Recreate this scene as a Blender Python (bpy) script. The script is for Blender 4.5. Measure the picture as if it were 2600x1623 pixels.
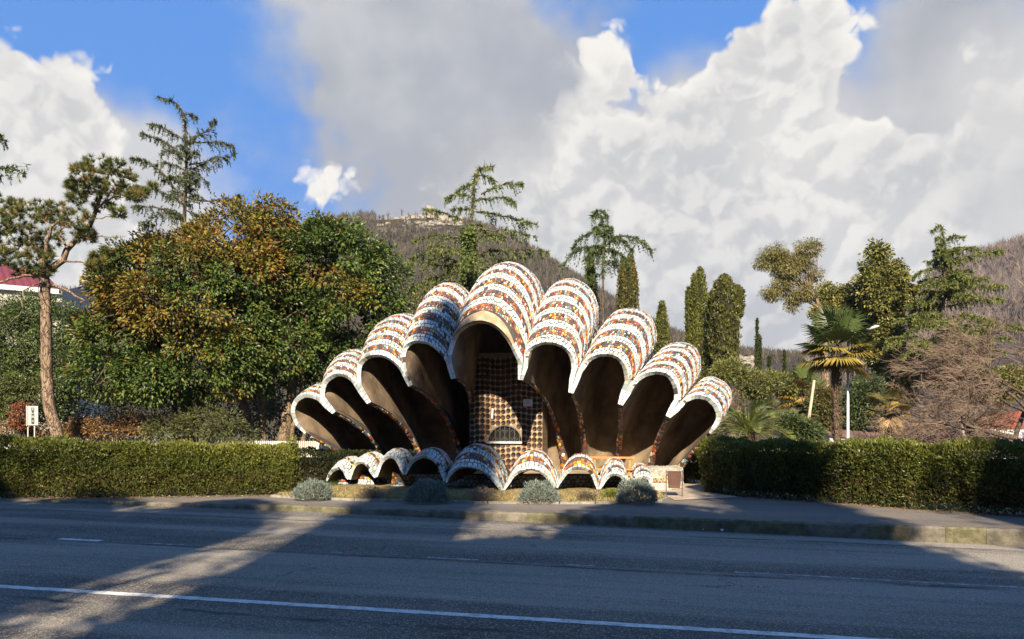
import bpy, math
import numpy as np
from mathutils import Vector
from mathutils.geometry import delaunay_2d_cdt
R_ = math.radians
SC = bpy.context.scene
COL = SC.collection
for o in list(bpy.data.objects): bpy.data.objects.remove(o)

# ------------------------------------------------------------------ camera
F, HOR, HC, K = 1930.0, 1078.0, 1.6, 2600 / 2422     # focal length and horizon in photo pixels, eye height
cam = bpy.data.cameras.new('camera'); camo = bpy.data.objects.new('camera', cam); COL.objects.link(camo)
camo.location = (0, 0, HC); camo.rotation_euler = (R_(90), 0, 0)
cam.sensor_width = 36; cam.lens = F / 2600 * 36; cam.shift_y = (HOR - 811.5) / 2600
cam.clip_start = 0.1; cam.clip_end = 6000
SC.camera = camo

# ------------------------------------------------------------------ sun, sky, exposure
SUN_EL, SUN_AZ = R_(35), R_(3.0)                       # azimuth: how far left of straight behind the viewer
sdir = Vector((-math.sin(SUN_AZ) * math.cos(SUN_EL), -math.cos(SUN_AZ) * math.cos(SUN_EL), math.sin(SUN_EL)))
sun = bpy.data.lights.new('sun', 'SUN'); suno = bpy.data.objects.new('sun', sun); COL.objects.link(suno)
sun.energy = 5.0; sun.angle = R_(0.53); sun.color = (1.0, 0.86, 0.66)
suno.rotation_euler = sdir.to_track_quat('Z', 'Y').to_euler(); suno.location = (0, -20, 30)
SC.view_settings.view_transform = 'Standard'; SC.view_settings.look = 'None'
SC.view_settings.exposure = 1.3; SC.view_settings.gamma = 1.0
SC.render.engine = 'CYCLES'
SC.cycles.max_bounces = 6; SC.cycles.diffuse_bounces = 3; SC.cycles.glossy_bounces = 2
SC.cycles.transparent_max_bounces = 4; SC.cycles.use_denoising = True

class NT:
    """small node-tree helper"""
    def __init__(s, tree): s.t = tree; s.n = tree.nodes; s.l = tree.links
    def new(s, typ, **kw):
        n = s.n.new(typ)
        for k, v in kw.items(): setattr(n, k, v)
        return n
    def put(s, sock, v):
        if hasattr(v, 'is_output'): s.l.new(v, sock)
        else: sock.default_value = v
    def math(s, op, a, b=0.0, c=0.0, clamp=False):
        n = s.new('ShaderNodeMath', operation=op, use_clamp=clamp)
        for i, v in enumerate((a, b, c)): s.put(n.inputs[i], v)
        return n.outputs[0]
    def vmath(s, op, a, b=(0, 0, 0), out=0):
        n = s.new('ShaderNodeVectorMath', operation=op); s.put(n.inputs[0], a); s.put(n.inputs[1], b)
        return n.outputs[out]
    def scale(s, a, f):
        n = s.new('ShaderNodeVectorMath', operation='SCALE'); s.put(n.inputs[0], a); s.put(n.inputs['Scale'], f)
        return n.outputs[0]
    def rng(s, v, a, b, c=0.0, d=1.0, smooth=True):
        n = s.new('ShaderNodeMapRange', interpolation_type='SMOOTHSTEP' if smooth else 'LINEAR', clamp=True)
        for i, x in enumerate((v, a, b, c, d)): s.put(n.inputs[i], x)
        return n.outputs[0]
    def mix(s, f, a, b, blend='MIX'):
        n = s.new('ShaderNodeMix', data_type='RGBA', blend_type=blend)
        s.put(n.inputs['Factor'], f); s.put(n.inputs[6], a); s.put(n.inputs[7], b)
        return n.outputs[2]
    def noise(s, vec, scale, detail=4.0, rough=0.55, dist=0.0, out='Fac'):
        n = s.new('ShaderNodeTexNoise')
        if vec is not None: s.put(n.inputs['Vector'], vec)
        n.inputs['Scale'].default_value = scale; n.inputs['Detail'].default_value = detail
        n.inputs['Roughness'].default_value = rough; n.inputs['Distortion'].default_value = dist
        return n.outputs[out]

def pdir(px, py):
    v = Vector(((px - 1300) / F, 1, (HOR - py) / F)); v.normalize(); return v

def build_world():
    w = bpy.data.worlds.new('World'); SC.world = w; w.use_nodes = True
    w.cycles.sampling_method = 'MANUAL'; w.cycles.sample_map_resolution = 256
    g = NT(w.node_tree); g.n.clear()
    sky = g.new('ShaderNodeTexSky', sky_type='NISHITA', sun_disc=False)
    sky.sun_elevation = SUN_EL; sky.sun_rotation = math.pi + SUN_AZ
    sky.air_density = 1.1; sky.dust_density = 0.3; sky.ozone_density = 2.2; sky.altitude = 50
    d = g.vmath('NORMALIZE', g.new('ShaderNodeTexCoord').outputs['Generated'])
    # gentle warp of the direction so that cloud outlines billow
    wn = g.noise(d, 4.0, 4, .6, out='Color')
    wv = g.scale(g.vmath('SUBTRACT', wn, (.5, .5, .5)), .16)
    dw = g.vmath('ADD', d, wv)
    wv2 = g.scale(g.vmath('SUBTRACT', wn, (.5, .5, .5)), .34)
    dw2 = g.vmath('ADD', d, wv2)
    def blobs(lst, vec):
        acc = None
        for px, py, r, amp in lst:
            dist = g.vmath('DISTANCE', vec, tuple(pdir(px, py)), out=1)
            m = g.rng(dist, 0.0, r / F * 1.25, amp, 0.0)
            acc = m if acc is None else g.math('ADD', acc, m)
        return acc
    # heaps of white cumulus
    cum = blobs([(1560, 380, 260, .9), (1700, 620, 400, .75), (1860, 330, 200, .8), (1960, 170, 190, .9), (2060, 40, 170, .8),
                 (2180, 430, 240, .8), (2330, 640, 420, .7), (2020, 660, 460, .75), (1480, 560, 260, .6), (2590, 250, 120, .6),
                 (80, 210, 200, .95), (40, 400, 240, .7), (220, 380, 200, .6), (850, 485, 90, .34), (60, 545, 110, .6),
                 (1570, 60, 100, .62), (1080, 440, 130, .45), (1320, 560, 220, .7), (200, 690, 160, .8), (2250, 880, 500, .5), (1750, 800, 380, .55), (1500, 720, 300, .6), (2500, 760, 420, .6), (230, 650, 130, .5),
                 (1740, 130, 190, -.6), (2240, 240, 150, -.75), (560, 180, 260, -.6), (2420, 280, 130, -.5), (620, 560, 200, -.3)], dw)
    # cauliflower billows from layered cells, over a broad noise
    wsm = g.scale(g.vmath('SUBTRACT', g.noise(d, 14.0, 3, .6, out='Color'), (.5, .5, .5)), .045)
    def billow(off):
        acc = None; v = g.vmath('ADD', g.vmath('ADD', d, off), wsm)
        for sc, am in ((9.0, .50), (19.0, .28), (41.0, .15), (83.0, .07)):
            n = g.math('MULTIPLY', g.math('ABSOLUTE', g.math('SUBTRACT', g.noise(g.vmath('ADD', v, (sc, .3 * sc, 0)), sc, 0, .5), .5)), 3.4 * am)
            acc = n if acc is None else g.math('ADD', acc, n)
        return g.math('SUBTRACT', .72, acc)
    b0 = billow((0, 0, 0)); b1 = billow((-.009, 0, .015))
    n2 = g.noise(d, 3.0, 5, .55)
    base = g.math('ADD', g.math('MULTIPLY', g.math('SUBTRACT', n2, .5), .85), g.math('MULTIPLY', g.math('SUBTRACT', .34, b0), 1.15))
    den = g.math('ADD', base, g.math('SUBTRACT', cum, .40))
    a1 = g.rng(den, -.03, .20)
    # light and shade inside the heaps: compare the billows with a copy shifted towards the light
    lum = g.rng(g.math('SUBTRACT', b1, b0), -.16, .18, .0, 1.0)
    dz = g.vmath('DOT_PRODUCT', d, (0, 0, 1), out=1)
    hi = g.rng(dz, .10, .36, 0, 1)
    thick = g.rng(den, .10, .8, .34, .0)
    lum3 = g.math('ADD', g.math('ADD', g.math('MULTIPLY', lum, .42), g.rng(n2, .33, .67, -.12, .26)), g.math('ADD', g.math('MULTIPLY', hi, .30), thick), clamp=True)
    ccol = g.mix(lum3, CLOUD_D, CLOUD_W)
    # soft grey sheets
    gry = blobs([(1180, 110, 400, .95), (1300, 350, 320, .85), (960, 20, 240, .62), (1060, 270, 200, .5), (1180, 520, 300, .6), (560, 300, 150, .24),
                 (720, 430, 150, .26), (2440, 130, 250, .85), (2600, 500, 260, .85), (2580, 660, 250, .5), (250, 480, 330, .6), 
                 (820, 640, 260, .25), (1800, 210, 110, .3), (60, 800, 300, .4)], dw2)
    n3 = g.noise(d, 4.2, 6, .6)
    gden = g.math('ADD', gry, g.math('MULTIPLY', g.math('SUBTRACT', n3, .5), 1.6))
    a2 = g.rng(gden, .08, .85, 0, .95)
    n4 = g.noise(g.vmath('ADD', d, (.4, .2, .1)), 5.0, 4, .55)
    fill = blobs([(1650, 700, 560, .8), (2150, 700, 620, .95), (2620, 760, 560, .8), (1420, 600, 300, .55), (1900, 600, 380, .8), (1280, 640, 300, .45), (420, 560, 230, .3), (150, 470, 360, .8), (300, 450, 200, .5), (230, 680, 200, .6),
                  (1480, 760, 460, .9), (1800, 920, 520, .9), (2350, 960, 560, .9), (650, 420, 160, .25)], dw)
    a0 = g.rng(g.math('ADD', fill, g.math('MULTIPLY', g.math('SUBTRACT', n3, .5), .7)), .18, .62, 0, .97)
    fcol = g.mix(g.rng(n2, .34, .66), FILL_D, FILL_W)
    gcol = g.mix(g.rng(n4, .36, .66), GREY_D, GREY_W)
    # thin bright veil over the blue
    veil = g.rng(n3, .52, .9, 0, .30)
    low = g.rng(dz, .0, .30, .45, .0)
    skyc = g.mix(SKY_TINT_F, sky.outputs[0], SKY_TINT)
    c0 = g.mix(g.math('MAXIMUM', veil, low), skyc, VEIL)
    # grey sheets go behind the sunlit heaps
    c1 = g.mix(a2, g.mix(a0, c0, fcol), gcol)
    c2 = g.mix(g.math('MULTIPLY', a1, g.rng(gry, .55, 1.05, 1.0, .12)), c1, ccol)
    bg = g.new('ShaderNodeBackground'); g.put(bg.inputs['Color'], c2); bg.inputs['Strength'].default_value = SKY_STRENGTH
    out = g.new('ShaderNodeOutputWorld'); g.l.new(bg.outputs[0], out.inputs['Surface'])
SKY_STRENGTH = 0.05
CLOUD_W, CLOUD_D = (7.6, 7.35, 6.95, 1), (4.0, 4.15, 4.4, 1)
GREY_W, GREY_D = (5.3, 5.3, 5.3, 1), (3.5, 3.65, 3.95, 1)
FILL_W, FILL_D = (6.1, 6.0, 5.9, 1), (4.1, 4.25, 4.55, 1)
VEIL = (4.1, 4.7, 5.7, 1)
SKY_TINT, SKY_TINT_F = (.78, 2.55, 6.7, 1), .9
build_world()

# ------------------------------------------------------------------ mesh helpers
def at(px, py, Y): return np.array([(px - 1300) / F * Y, Y, HC - (py - HOR) / F * Y])
def q(x, y, Y): return at(x * K, y * K, Y)             # from 2422-wide view coordinates
class MB:
    """collects geometry and links it as ONE mesh object"""
    def __init__(s): s.V = []; s.F = {}; s.C = []; s.n = 0; s.M = {}
    def add(s, V, Fs, col=None, mi=0):
        V = np.asarray(V, float).reshape(-1, 3)
        for f in (Fs if isinstance(Fs, list) else [Fs]):
            f = np.asarray(f, np.int64)
            if f.size == 0: continue
            s.F.setdefault(f.shape[1], []).append(f + s.n); s.M.setdefault(f.shape[1], []).append(np.full(len(f), mi))
        s.V.append(V); s.n += len(V)
        if col is None: col = (1, 1, 1)
        c = np.asarray(col, float); s.C.append(np.broadcast_to(c, (len(V), 3)))
        return s
    def box(s, lo, hi, col=None, mi=0):
        x0, y0, z0 = lo; x1, y1, z1 = hi
        V = [(x0, y0, z0), (x1, y0, z0), (x1, y1, z0), (x0, y1, z0), (x0, y0, z1), (x1, y0, z1), (x1, y1, z1), (x0, y1, z1)]
        return s.add(V, [np.array([(0, 3, 2, 1), (4, 5, 6, 7), (0, 1, 5, 4), (1, 2, 6, 5), (2, 3, 7, 6), (3, 0, 4, 7)])], col, mi)
    def tube(s, P, r, n=6, col=None, cap=True, mi=0):
        V, Q, T = tube(P, r, n, cap); return s.add(V, [Q] + ([T] if len(T) else []), col, mi)
    def build(s, name, mat, parent=None, smooth=False, mesh_only=False):
        me = bpy.data.meshes.new(name)
        V = np.vstack(s.V).astype(np.float32); me.vertices.add(len(V)); me.vertices.foreach_set('co', V.ravel())
        li, ls, lt, mi, k0 = [], [], [], [], 0
        for k, fl in s.F.items():
            f = np.vstack(fl); li.append(f.ravel()); ls.append(k0 + np.arange(len(f)) * k); lt.append(np.full(len(f), k)); k0 += f.size
            mi.append(np.concatenate(s.M[k]))
        li = np.concatenate(li).astype(np.int32); ls = np.concatenate(ls).astype(np.int32); lt = np.concatenate(lt).astype(np.int32)
        me.loops.add(len(li)); me.loops.foreach_set('vertex_index', li)
        me.polygons.add(len(ls)); me.polygons.foreach_set('loop_start', ls); me.polygons.foreach_set('loop_total', lt)
        me.polygons.foreach_set('use_smooth', np.full(len(ls), smooth))
        me.polygons.foreach_set('material_index', np.concatenate(mi).astype(np.int32))
        me.update(calc_edges=True)
        a = me.attributes.new('col', 'FLOAT_COLOR', 'POINT'); C = np.vstack(s.C)
        a.data.foreach_set('color', np.hstack([C, np.ones((len(C), 1))]).astype(np.float32).ravel())
        for m in (mat if isinstance(mat, (list, tuple)) else [mat]): me.materials.append(m)
        return me if mesh_only else link(name, me, parent)
def link(name, data, parent=None, loc=None):
    o = bpy.data.objects.new(name, data); COL.objects.link(o)
    if parent is not None: o.parent = parent
    if loc is not None: o.location = loc
    return o
def tag(o, label=None, cat=None, group=None, kind=None):
    for k, v in (('label', label), ('category', cat), ('group', group), ('kind', kind)):
        if v: o[k] = v
    return o
def thing(name, label, cat, loc=(0, 0, 0), rz=0, group=None):
    o = bpy.data.objects.new(name, None); COL.objects.link(o); o.location = loc; o.rotation_euler = (0, 0, rz); o.empty_display_size = .2
    return tag(o, label, cat, group)
def tube(P, r, n=6, cap=True):
    P = np.asarray(P, float); m = len(P); r = np.broadcast_to(np.asarray(r, float), (m,))
    T = np.gradient(P, axis=0); T /= np.linalg.norm(T, axis=1)[:, None] + 1e-9
    ref = np.array([0, 0, 1.0]) if abs(T[0, 2]) < .8 else np.array([1.0, 0, 0])
    A = np.cross(T, ref); A /= np.linalg.norm(A, axis=1)[:, None] + 1e-9; B = np.cross(T, A)
    a = np.arange(n) / n * 2 * np.pi
    V = P[:, None] + r[:, None, None] * (np.cos(a)[None, :, None] * A[:, None] + np.sin(a)[None, :, None] * B[:, None])
    i = np.arange(m - 1)[:, None] * n; k = np.arange(n)[None]; k2 = (k + 1) % n
    Q = np.stack([i + k, i + k2, i + n + k2, i + n + k], -1).reshape(-1, 4)
    V = V.reshape(-1, 3); Tt = np.zeros((0, 3), int)
    if cap:
        V = np.vstack([V, P[:1], P[-1:]]); c0, c1 = m * n, m * n + 1; kk = np.arange(n)
        Tt = np.vstack([np.stack([np.full(n, c0), (kk + 1) % n, kk], -1), np.stack([np.full(n, c1), (m - 1) * n + kk, (m - 1) * n + (kk + 1) % n], -1)])
    return V, Q, Tt
def catmull(P, n):
    P = np.asarray(P, float); Q = np.vstack([2 * P[0] - P[1], P, 2 * P[-1] - P[-2]]); out = []
    for i in range(len(P) - 1):
        p0, p1, p2, p3 = Q[i:i + 4]; t = np.linspace(0, 1, 12, endpoint=False)[:, None]
        out.append(.5 * ((2 * p1) + (-p0 + p2) * t + (2 * p0 - 5 * p1 + 4 * p2 - p3) * t * t + (-p0 + 3 * p1 - 3 * p2 + p3) * t ** 3))
    out = np.vstack(out + [P[-1:]]); d = np.r_[0, np.cumsum(np.linalg.norm(np.diff(out, axis=0), axis=1))]
    s = np.linspace(0, d[-1], n); return np.stack([np.interp(s, d, out[:, k]) for k in range(out.shape[1])], -1)
def grid_faces(a, b, wrap=False):
    i = np.arange(a - 1)[:, None]; k = np.arange(b - (0 if wrap else 1))[None]; k2 = (k + 1) % b
    return np.stack([i * b + k, i * b + k2, (i + 1) * b + k2, (i + 1) * b + k], -1).reshape(-1, 4)
def rng_(seed): return np.random.default_rng(seed)
def unit(rg, n):
    v = rg.normal(size=(n, 3)); return v / np.linalg.norm(v, axis=1)[:, None]
def nrm(v): return v / (np.linalg.norm(v, axis=-1, keepdims=True) + 1e-9)
def smooth_noise(P, f, seed=0):
    """cheap smooth value in about -1..1 for points"""
    rg = rng_(seed); s = np.zeros(len(P))
    for k in range(6):
        w = rg.normal(size=3) * f * (1 + .35 * k); s += np.sin(P @ w + rg.uniform(0, 6.3)) / (1 + .35 * k)
    return s / 2.4

# ------------------------------------------------------------------ materials
MATS = {}
def mat(name, fn):
    if name in MATS: return MATS[name]
    m = bpy.data.materials.new(name); m.use_nodes = True; g = NT(m.node_tree); g.n.clear()
    out = g.new('ShaderNodeOutputMaterial'); b = g.new('ShaderNodeBsdfPrincipled'); g.l.new(b.outputs[0], out.inputs['Surface'])
    fn(g, b, out); MATS[name] = m; return m
def bump(g, b, h, strength=.4, dist=.02):
    n = g.new('ShaderNodeBump'); g.put(n.inputs['Height'], h); n.inputs['Strength'].default_value = strength; n.inputs['Distance'].default_value = dist
    g.l.new(n.outputs[0], b.inputs['Normal'])
def obj_co(g): return g.new('ShaderNodeTexCoord').outputs['Object']
def plain(name, c1, c2=None, scale=6, rough=.7, bmp=.3, metal=0, bd=.02, detail=6, spec=.3):
    def fn(g, b, out):
        co = obj_co(g); n = g.noise(co, scale, detail, .6)
        g.put(b.inputs['Base Color'], g.mix(g.rng(n, .3, .7), (*c1, 1), (*(c2 or tuple(x * .75 for x in c1)), 1)))
        b.inputs['Roughness'].default_value = rough; b.inputs['Metallic'].default_value = metal; b.inputs['Specular IOR Level'].default_value = spec
        if bmp: bump(g, b, g.noise(co, scale * 5, 5, .6), bmp, bd)
    return mat(name, fn)
def colored(name, rough=.5, spec=.3, grime=.0, transl=0.0):
    """colour of each piece or leaf comes from its own attribute"""
    def fn(g, b, out):
        a = g.new('ShaderNodeAttribute', attribute_name='col').outputs['Color']; c = a
        if grime:
            n = g.noise(obj_co(g), 3.0, 7, .65); c = g.mix(g.rng(n, .48, .78, 0, grime), a, (.16, .12, .075, 1))
            bump(g, b, g.noise(obj_co(g), 60, 3, .6), .15, .01)
        g.put(b.inputs['Base Color'], c); b.inputs['Roughness'].default_value = rough; b.inputs['Specular IOR Level'].default_value = spec
        if transl:
            t = g.new('ShaderNodeBsdfTranslucent'); g.put(t.inputs['Color'], a)
            mx = g.new('ShaderNodeMixShader'); mx.inputs[0].default_value = transl
            g.l.new(b.outputs[0], mx.inputs[1]); g.l.new(t.outputs[0], mx.inputs[2]); g.l.new(mx.outputs[0], out.inputs['Surface'])
    return mat(name, fn)
LEAF = colored('leaf', .45, .35, transl=.22)
NEEDLE = colored('needle', .6, .2, transl=.12)
TWIG = colored('twig', .85, .1)
TILE = colored('glazed_tile', .28, .5, grime=.45)
STONE = colored('cut_stone', .85, .2, grime=.4)
def bark(name, c1, c2, sc=6):
    def fn(g, b, out):
        co = obj_co(g); st = g.vmath('MULTIPLY', co, (1, 1, .28))
        n = g.noise(st, sc * 3, 7, .65); v = g.new('ShaderNodeTexVoronoi', feature='DISTANCE_TO_EDGE'); g.put(v.inputs['Vector'], g.vmath('ADD', st, g.scale(g.noise(st, 9, 3, .5, out='Color'), .2))); v.inputs['Scale'].default_value = sc * 2.2
        e = g.rng(v.outputs['Distance'], 0, .12)
        g.put(b.inputs['Base Color'], g.mix(g.math('MULTIPLY', e, g.rng(n, .3, .7, .35, 1)), (*c2, 1), (*c1, 1)))
        b.inputs['Roughness'].default_value = .9; b.inputs['Specular IOR Level'].default_value = .15
        bump(g, b, g.math('ADD', e, n), .8, .04)
    return mat(name, fn)
BARK_PINE = bark('pine_bark', (.34, .25, .17), (.10, .065, .045))
BARK_DARK = bark('dark_bark', (.16, .12, .085), (.045, .035, .028))
BARK_TAN = bark('tan_bark', (.30, .22, .14), (.10, .07, .045))
BARK_PALM = bark('palm_bark', (.20, .14, .09), (.05, .035, .025), 9)

# ------------------------------------------------------------------ the setting
def kline(pts): xs, ys = zip(*pts); return lambda X: np.interp(X, xs, ys)
KY = kline([(-70, 20.0), (-20, 16.9), (-11.2, 16.3), (-4.24, 14.9), (0, 13.75), (5.9, 12.05), (7.7, 11.5), (20, 8.2), (70, -4)])
SY = kline([(-70, 20.2), (-20, 17.1), (-11.1, 16.5), (-5, 17.6), (3.5, 18.2), (4.7, 17.7), (8.9, 13.4), (20, 9.4), (70, -2.5)])
def zroad(X): return -.15 - .012 * np.clip(X, -10.5, 16)
def asphalt(name, dark, light, warm, dirt=.0, seams=False):
    def fn(g, b, out):
        co = obj_co(g)
        mp = g.new('ShaderNodeMapping'); g.put(mp.inputs['Vector'], co); mp.inputs['Rotation'].default_value = (0, 0, R_(12.5)); rc = mp.outputs[0]
        lane = g.noise(g.vmath('MULTIPLY', rc, (.035, .85, 1)), 1.0, 5, .6, 0)
        blot = g.noise(g.vmath('MULTIPLY', rc, (.22, .9, 1)), 1.0, 6, .6, .3)
        fine = g.noise(co, 85, 4, .75); mid = g.noise(co, 28, 4, .65)
        v = g.new('ShaderNodeTexVoronoi'); g.put(v.inputs['Vector'], co); v.inputs['Scale'].default_value = 70
        m = g.math('ADD', g.math('MULTIPLY', g.rng(lane, .43, .57), .66), g.math('MULTIPLY', g.rng(blot, .35, .68), .4))
        c = g.mix(m, (*dark, 1), (*light, 1))
        c = g.mix(g.rng(v.outputs['Color'], .48, .95, 0, .75), c, (*warm, 1))
        c = g.mix(g.rng(fine, .38, .58, .75, 0), c, (.022, .022, .024, 1))
        c = g.mix(g.rng(mid, .55, .75, 0, .25), c, (.03, .031, .035, 1))
        if seams:
            sep = g.new('ShaderNodeSeparateXYZ'); g.put(sep.inputs[0], rc); wob = g.math('MULTIPLY', g.math('SUBTRACT', g.noise(g.vmath('MULTIPLY', rc, (.5, .5, 1)), 1.0, 5, .65), .5), .55)
            yy = g.math('ADD', sep.outputs[1], wob); ln = g.math('PINGPONG', yy, 1.55); brk = g.noise(g.vmath('MULTIPLY', rc, (.9, 1.6, 1)), 1.0, 4, .6)
            c = g.mix(g.math('MULTIPLY', g.rng(ln, .0, .085, .85, 0), g.rng(brk, .40, .56)), c, (.028, .028, .03, 1))
            cr = g.new('ShaderNodeTexVoronoi', feature='DISTANCE_TO_EDGE'); g.put(cr.inputs['Vector'], g.vmath('ADD', g.vmath('MULTIPLY', rc, (.35, .9, 1)), g.scale(g.noise(rc, 2.0, 5, .7, out='Color'), .5))); cr.inputs['Scale'].default_value = .8
            c = g.mix(g.math('MULTIPLY', g.rng(cr.outputs['Distance'], 0, .010, .8, 0), g.rng(brk, .50, .60)), c, (.02, .02, .021, 1))
        if dirt: c = g.mix(g.rng(g.noise(co, 1.6, 8, .7), .42, .66, 0, dirt), c, (.20, .145, .085, 1))
        g.put(b.inputs['Base Color'], c); b.inputs['Roughness'].default_value = .82; b.inputs['Specular IOR Level'].default_value = .3
        bump(g, b, g.math('ADD', fine, g.math('MULTIPLY', v.outputs['Distance'], 1.2)), .7, .012)
    return mat(name, fn)
ASPH = asphalt('road_asphalt', (.085, .076, .063), (.35, .305, .24), (.50, .44, .35), seams=True)
WALK = asphalt('pavement_asphalt', (.14, .125, .11), (.22, .195, .17), (.32, .29, .24), dirt=.6)
def soil_fn(g, b, out):
    co = obj_co(g); n = g.noise(co, .35, 8, .65); m = g.noise(co, 14, 6, .7)
    c = g.mix(g.rng(n, .4, .62), (.060, .075, .024, 1), (.15, .11, .055, 1))
    c = g.mix(g.rng(m, .42, .66, 0, .8), c, (.05, .038, .022, 1))
    g.put(b.inputs['Base Color'], c); b.inputs['Roughness'].default_value = .95; bump(g, b, m, .8, .05)
SOIL = mat('soil_and_turf', soil_fn)
def ground_z(X, Y):
    s = np.clip((X - 6) / 9, 0, 1) * np.clip((Y - 19) / 9, 0, 1); s = s * s * (3 - 2 * s)
    return -.03 - 1.9 * s
def build_ground():
    xs = np.unique(np.r_[np.linspace(-900, -70, 14), np.linspace(-70, 70, 141), np.linspace(70, 900, 14)])
    ds = np.r_[.12, .5, 1, 2, 3, 4, 6, 8, 10, 12, 14, 17, 20, 25, 32, 40, 55, 80, 120, 200, 400, 900]
    X = np.repeat(xs[:, None], len(ds), 1); Y = KY(X) + ds[None]
    V = np.stack([X, Y, ground_z(X, Y)], -1)
    o = MB().add(V, grid_faces(len(xs), len(ds))[:, ::-1]).build('ground', SOIL, smooth=True); tag(o, kind='structure')
    # the near side of the road, where the viewer stands
    X = np.linspace(-120, 120, 61)[:, None]; Y = KY(X) - 13.6; dd = np.r_[0, 1, 4, 12, 60][None]
    V = np.stack([np.broadcast_to(X, (61, 5)), Y - dd, np.full((61, 5), -.02)], -1)
    tag(MB().add(V, grid_faces(61, 5)).build('near_verge', SOIL), kind='structure')
    # road
    xs = np.unique(np.r_[np.linspace(-120, -12, 19), np.linspace(-12, 18, 121), np.linspace(18, 120, 18)]); dd = np.r_[-13.9, -10, -7, -5, -3, -1.5, -.5, .1]
    X = np.repeat(xs[:, None], len(dd), 1); Y = KY(X) + dd[None]
    tag(MB().add(np.stack([X, Y, zroad(X)], -1), grid_faces(len(xs), len(dd))[:, ::-1]).build('road', ASPH, smooth=True), kind='structure')
    # pavement
    xs = np.linspace(-70, 70, 281); dd = np.linspace(0, 1, 8)[None]
    X = np.repeat(xs[:, None], 8, 1); a = KY(xs)[:, None] + .1; b2 = np.maximum(SY(xs)[:, None], a + .15); Y = a + (b2 - a) * dd
    tag(MB().add(np.stack([X, Y, np.zeros_like(X)], -1), grid_faces(281, 8)[:, ::-1]).build('pavement', WALK), kind='structure')
build_ground()
def paint_fn(g, b, out):
    co = obj_co(g); n = g.noise(co, 9, 8, .75); f = g.noise(co, 90, 3, .7)
    w = g.rng(g.math('ADD', g.math('MULTIPLY', n, .6), g.math('MULTIPLY', f, .4)), .36, .54)
    g.put(b.inputs['Base Color'], g.mix(w, (.14, .14, .135, 1), (.62, .605, .57, 1))); b.inputs['Roughness'].default_value = .7; bump(g, b, f, .5, .008)
PAINT = mat('worn_road_paint', paint_fn)
def faint_fn(g, b, out):
    co = obj_co(g); f = g.noise(co, 60, 4, .75); n = g.noise(co, 7, 6, .7)
    g.put(b.inputs['Base Color'], g.mix(g.rng(g.math('ADD', g.math('MULTIPLY', n, .6), g.math('MULTIPLY', f, .4)), .47, .60), (.16, .15, .135, 1), (.48, .46, .42, 1))); b.inputs['Roughness'].default_value = .8
FAINT = mat('faint_road_paint', faint_fn)
def road_pt(px, py):
    k = (px - 1300) / F; m = (py - HOR) / F; Y = 12.0
    for _ in range(40): Y = (HC - float(zroad(k * Y))) / m
    return k * Y, Y
def marking(name, p0, p1, w, n=40, pm=None):
    (x0, y0), (x1, y1) = road_pt(*p0), road_pt(*p1)
    t = np.linspace(0, 1, n); X = x0 + (x1 - x0) * t; Y = y0 + (y1 - y0) * t; d = np.array([x1 - x0, y1 - y0]); d /= np.hypot(*d); nx, ny = -d[1], d[0]
    rg = rng_(int(p0[0] + p0[1])); wl = w / 2 * (1 + rg.uniform(-.12, .12, n)); wr = w / 2 * (1 + rg.uniform(-.12, .12, n))
    A = np.stack([X + nx * wl, Y + ny * wl], -1); B = np.stack([X - nx * wr, Y - ny * wr], -1)
    P = np.stack([A, B], 1).reshape(-1, 2); V = np.c_[P, zroad(P[:, 0]) + .004]
    o = MB().add(V, grid_faces(n, 2)[:, ::-1]).build(name, pm or PAINT); return tag(o, kind='structure')
marking('edge_line', (-500, 1459), (2500, 1643), .12, 120)
for a in [((152, 1368.5), (256, 1374)), ((375, 1380), (465, 1384.5)), ((840, 1403.5), (870, 1405)), ((1085, 1416), (1215, 1422.5)), ((1440, 1434), (1510, 1437.5)), ((1865, 1453), (2620, 1494))]:
    marking('lane_dash', *a, .075 if a[0][0] > 300 else .13, 24, FAINT if 300 < a[0][0] else None)
# kerb of separate stones
KERB_M = [plain('kerb_stone_grey', (.19, .165, .125), (.09, .08, .06), 5, .9, .7, bd=.03), plain('kerb_stone_mossy', (.165, .15, .09), (.08, .075, .04), 7, .95, .8, bd=.03)]
def build_kerb():
    root = thing('kerb', None, None); tag(root, kind='structure'); rg = rng_(5); x = -13.0
    while x < 13:
        L = rg.uniform(.75, 1.0) if x < 5.6 or x > 7.7 else rg.uniform(.42, .55)
        x1 = x + L - .004; y0, y1 = float(KY(x)), float(KY(x1)); zb = float(zroad(x + L / 2)) - .06; h = rg.uniform(.006, .016)
        d = np.array([x1 - x, y1 - y0]); d /= np.hypot(*d); nn = np.array([-d[1], d[0]])
        prof = np.array([(-.02, zb), (-.012, h - .03), (.012, h), (.15, h), (.16, zb)]); m = 5
        ts = np.linspace(0, 1, m); V = []
        for t in ts:
            jit = rg.uniform(-.008, .008, (5, 2)); inset = .008 if t in (0, 1) else 0
            for (a, z), jj in zip(prof, jit):
                p = np.array([x + (x1 - x) * t, y0 + (y1 - y0) * t]) + nn * (a + inset * (1 if a < .05 else 0) + jj[0]); V.append((p[0], p[1], z + jj[1] * .6 - inset * .5))
        V = np.array(V); ends = [np.array([[4, 3, 2, 1, 0]]), np.array([[20, 21, 22, 23, 24]])]
        MB().add(V, [grid_faces(m, 5)[:, ::-1]] + ends).build('kerb_stone', KERB_M[int(rg.random() < .35)], root); x += L
build_kerb()
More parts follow.
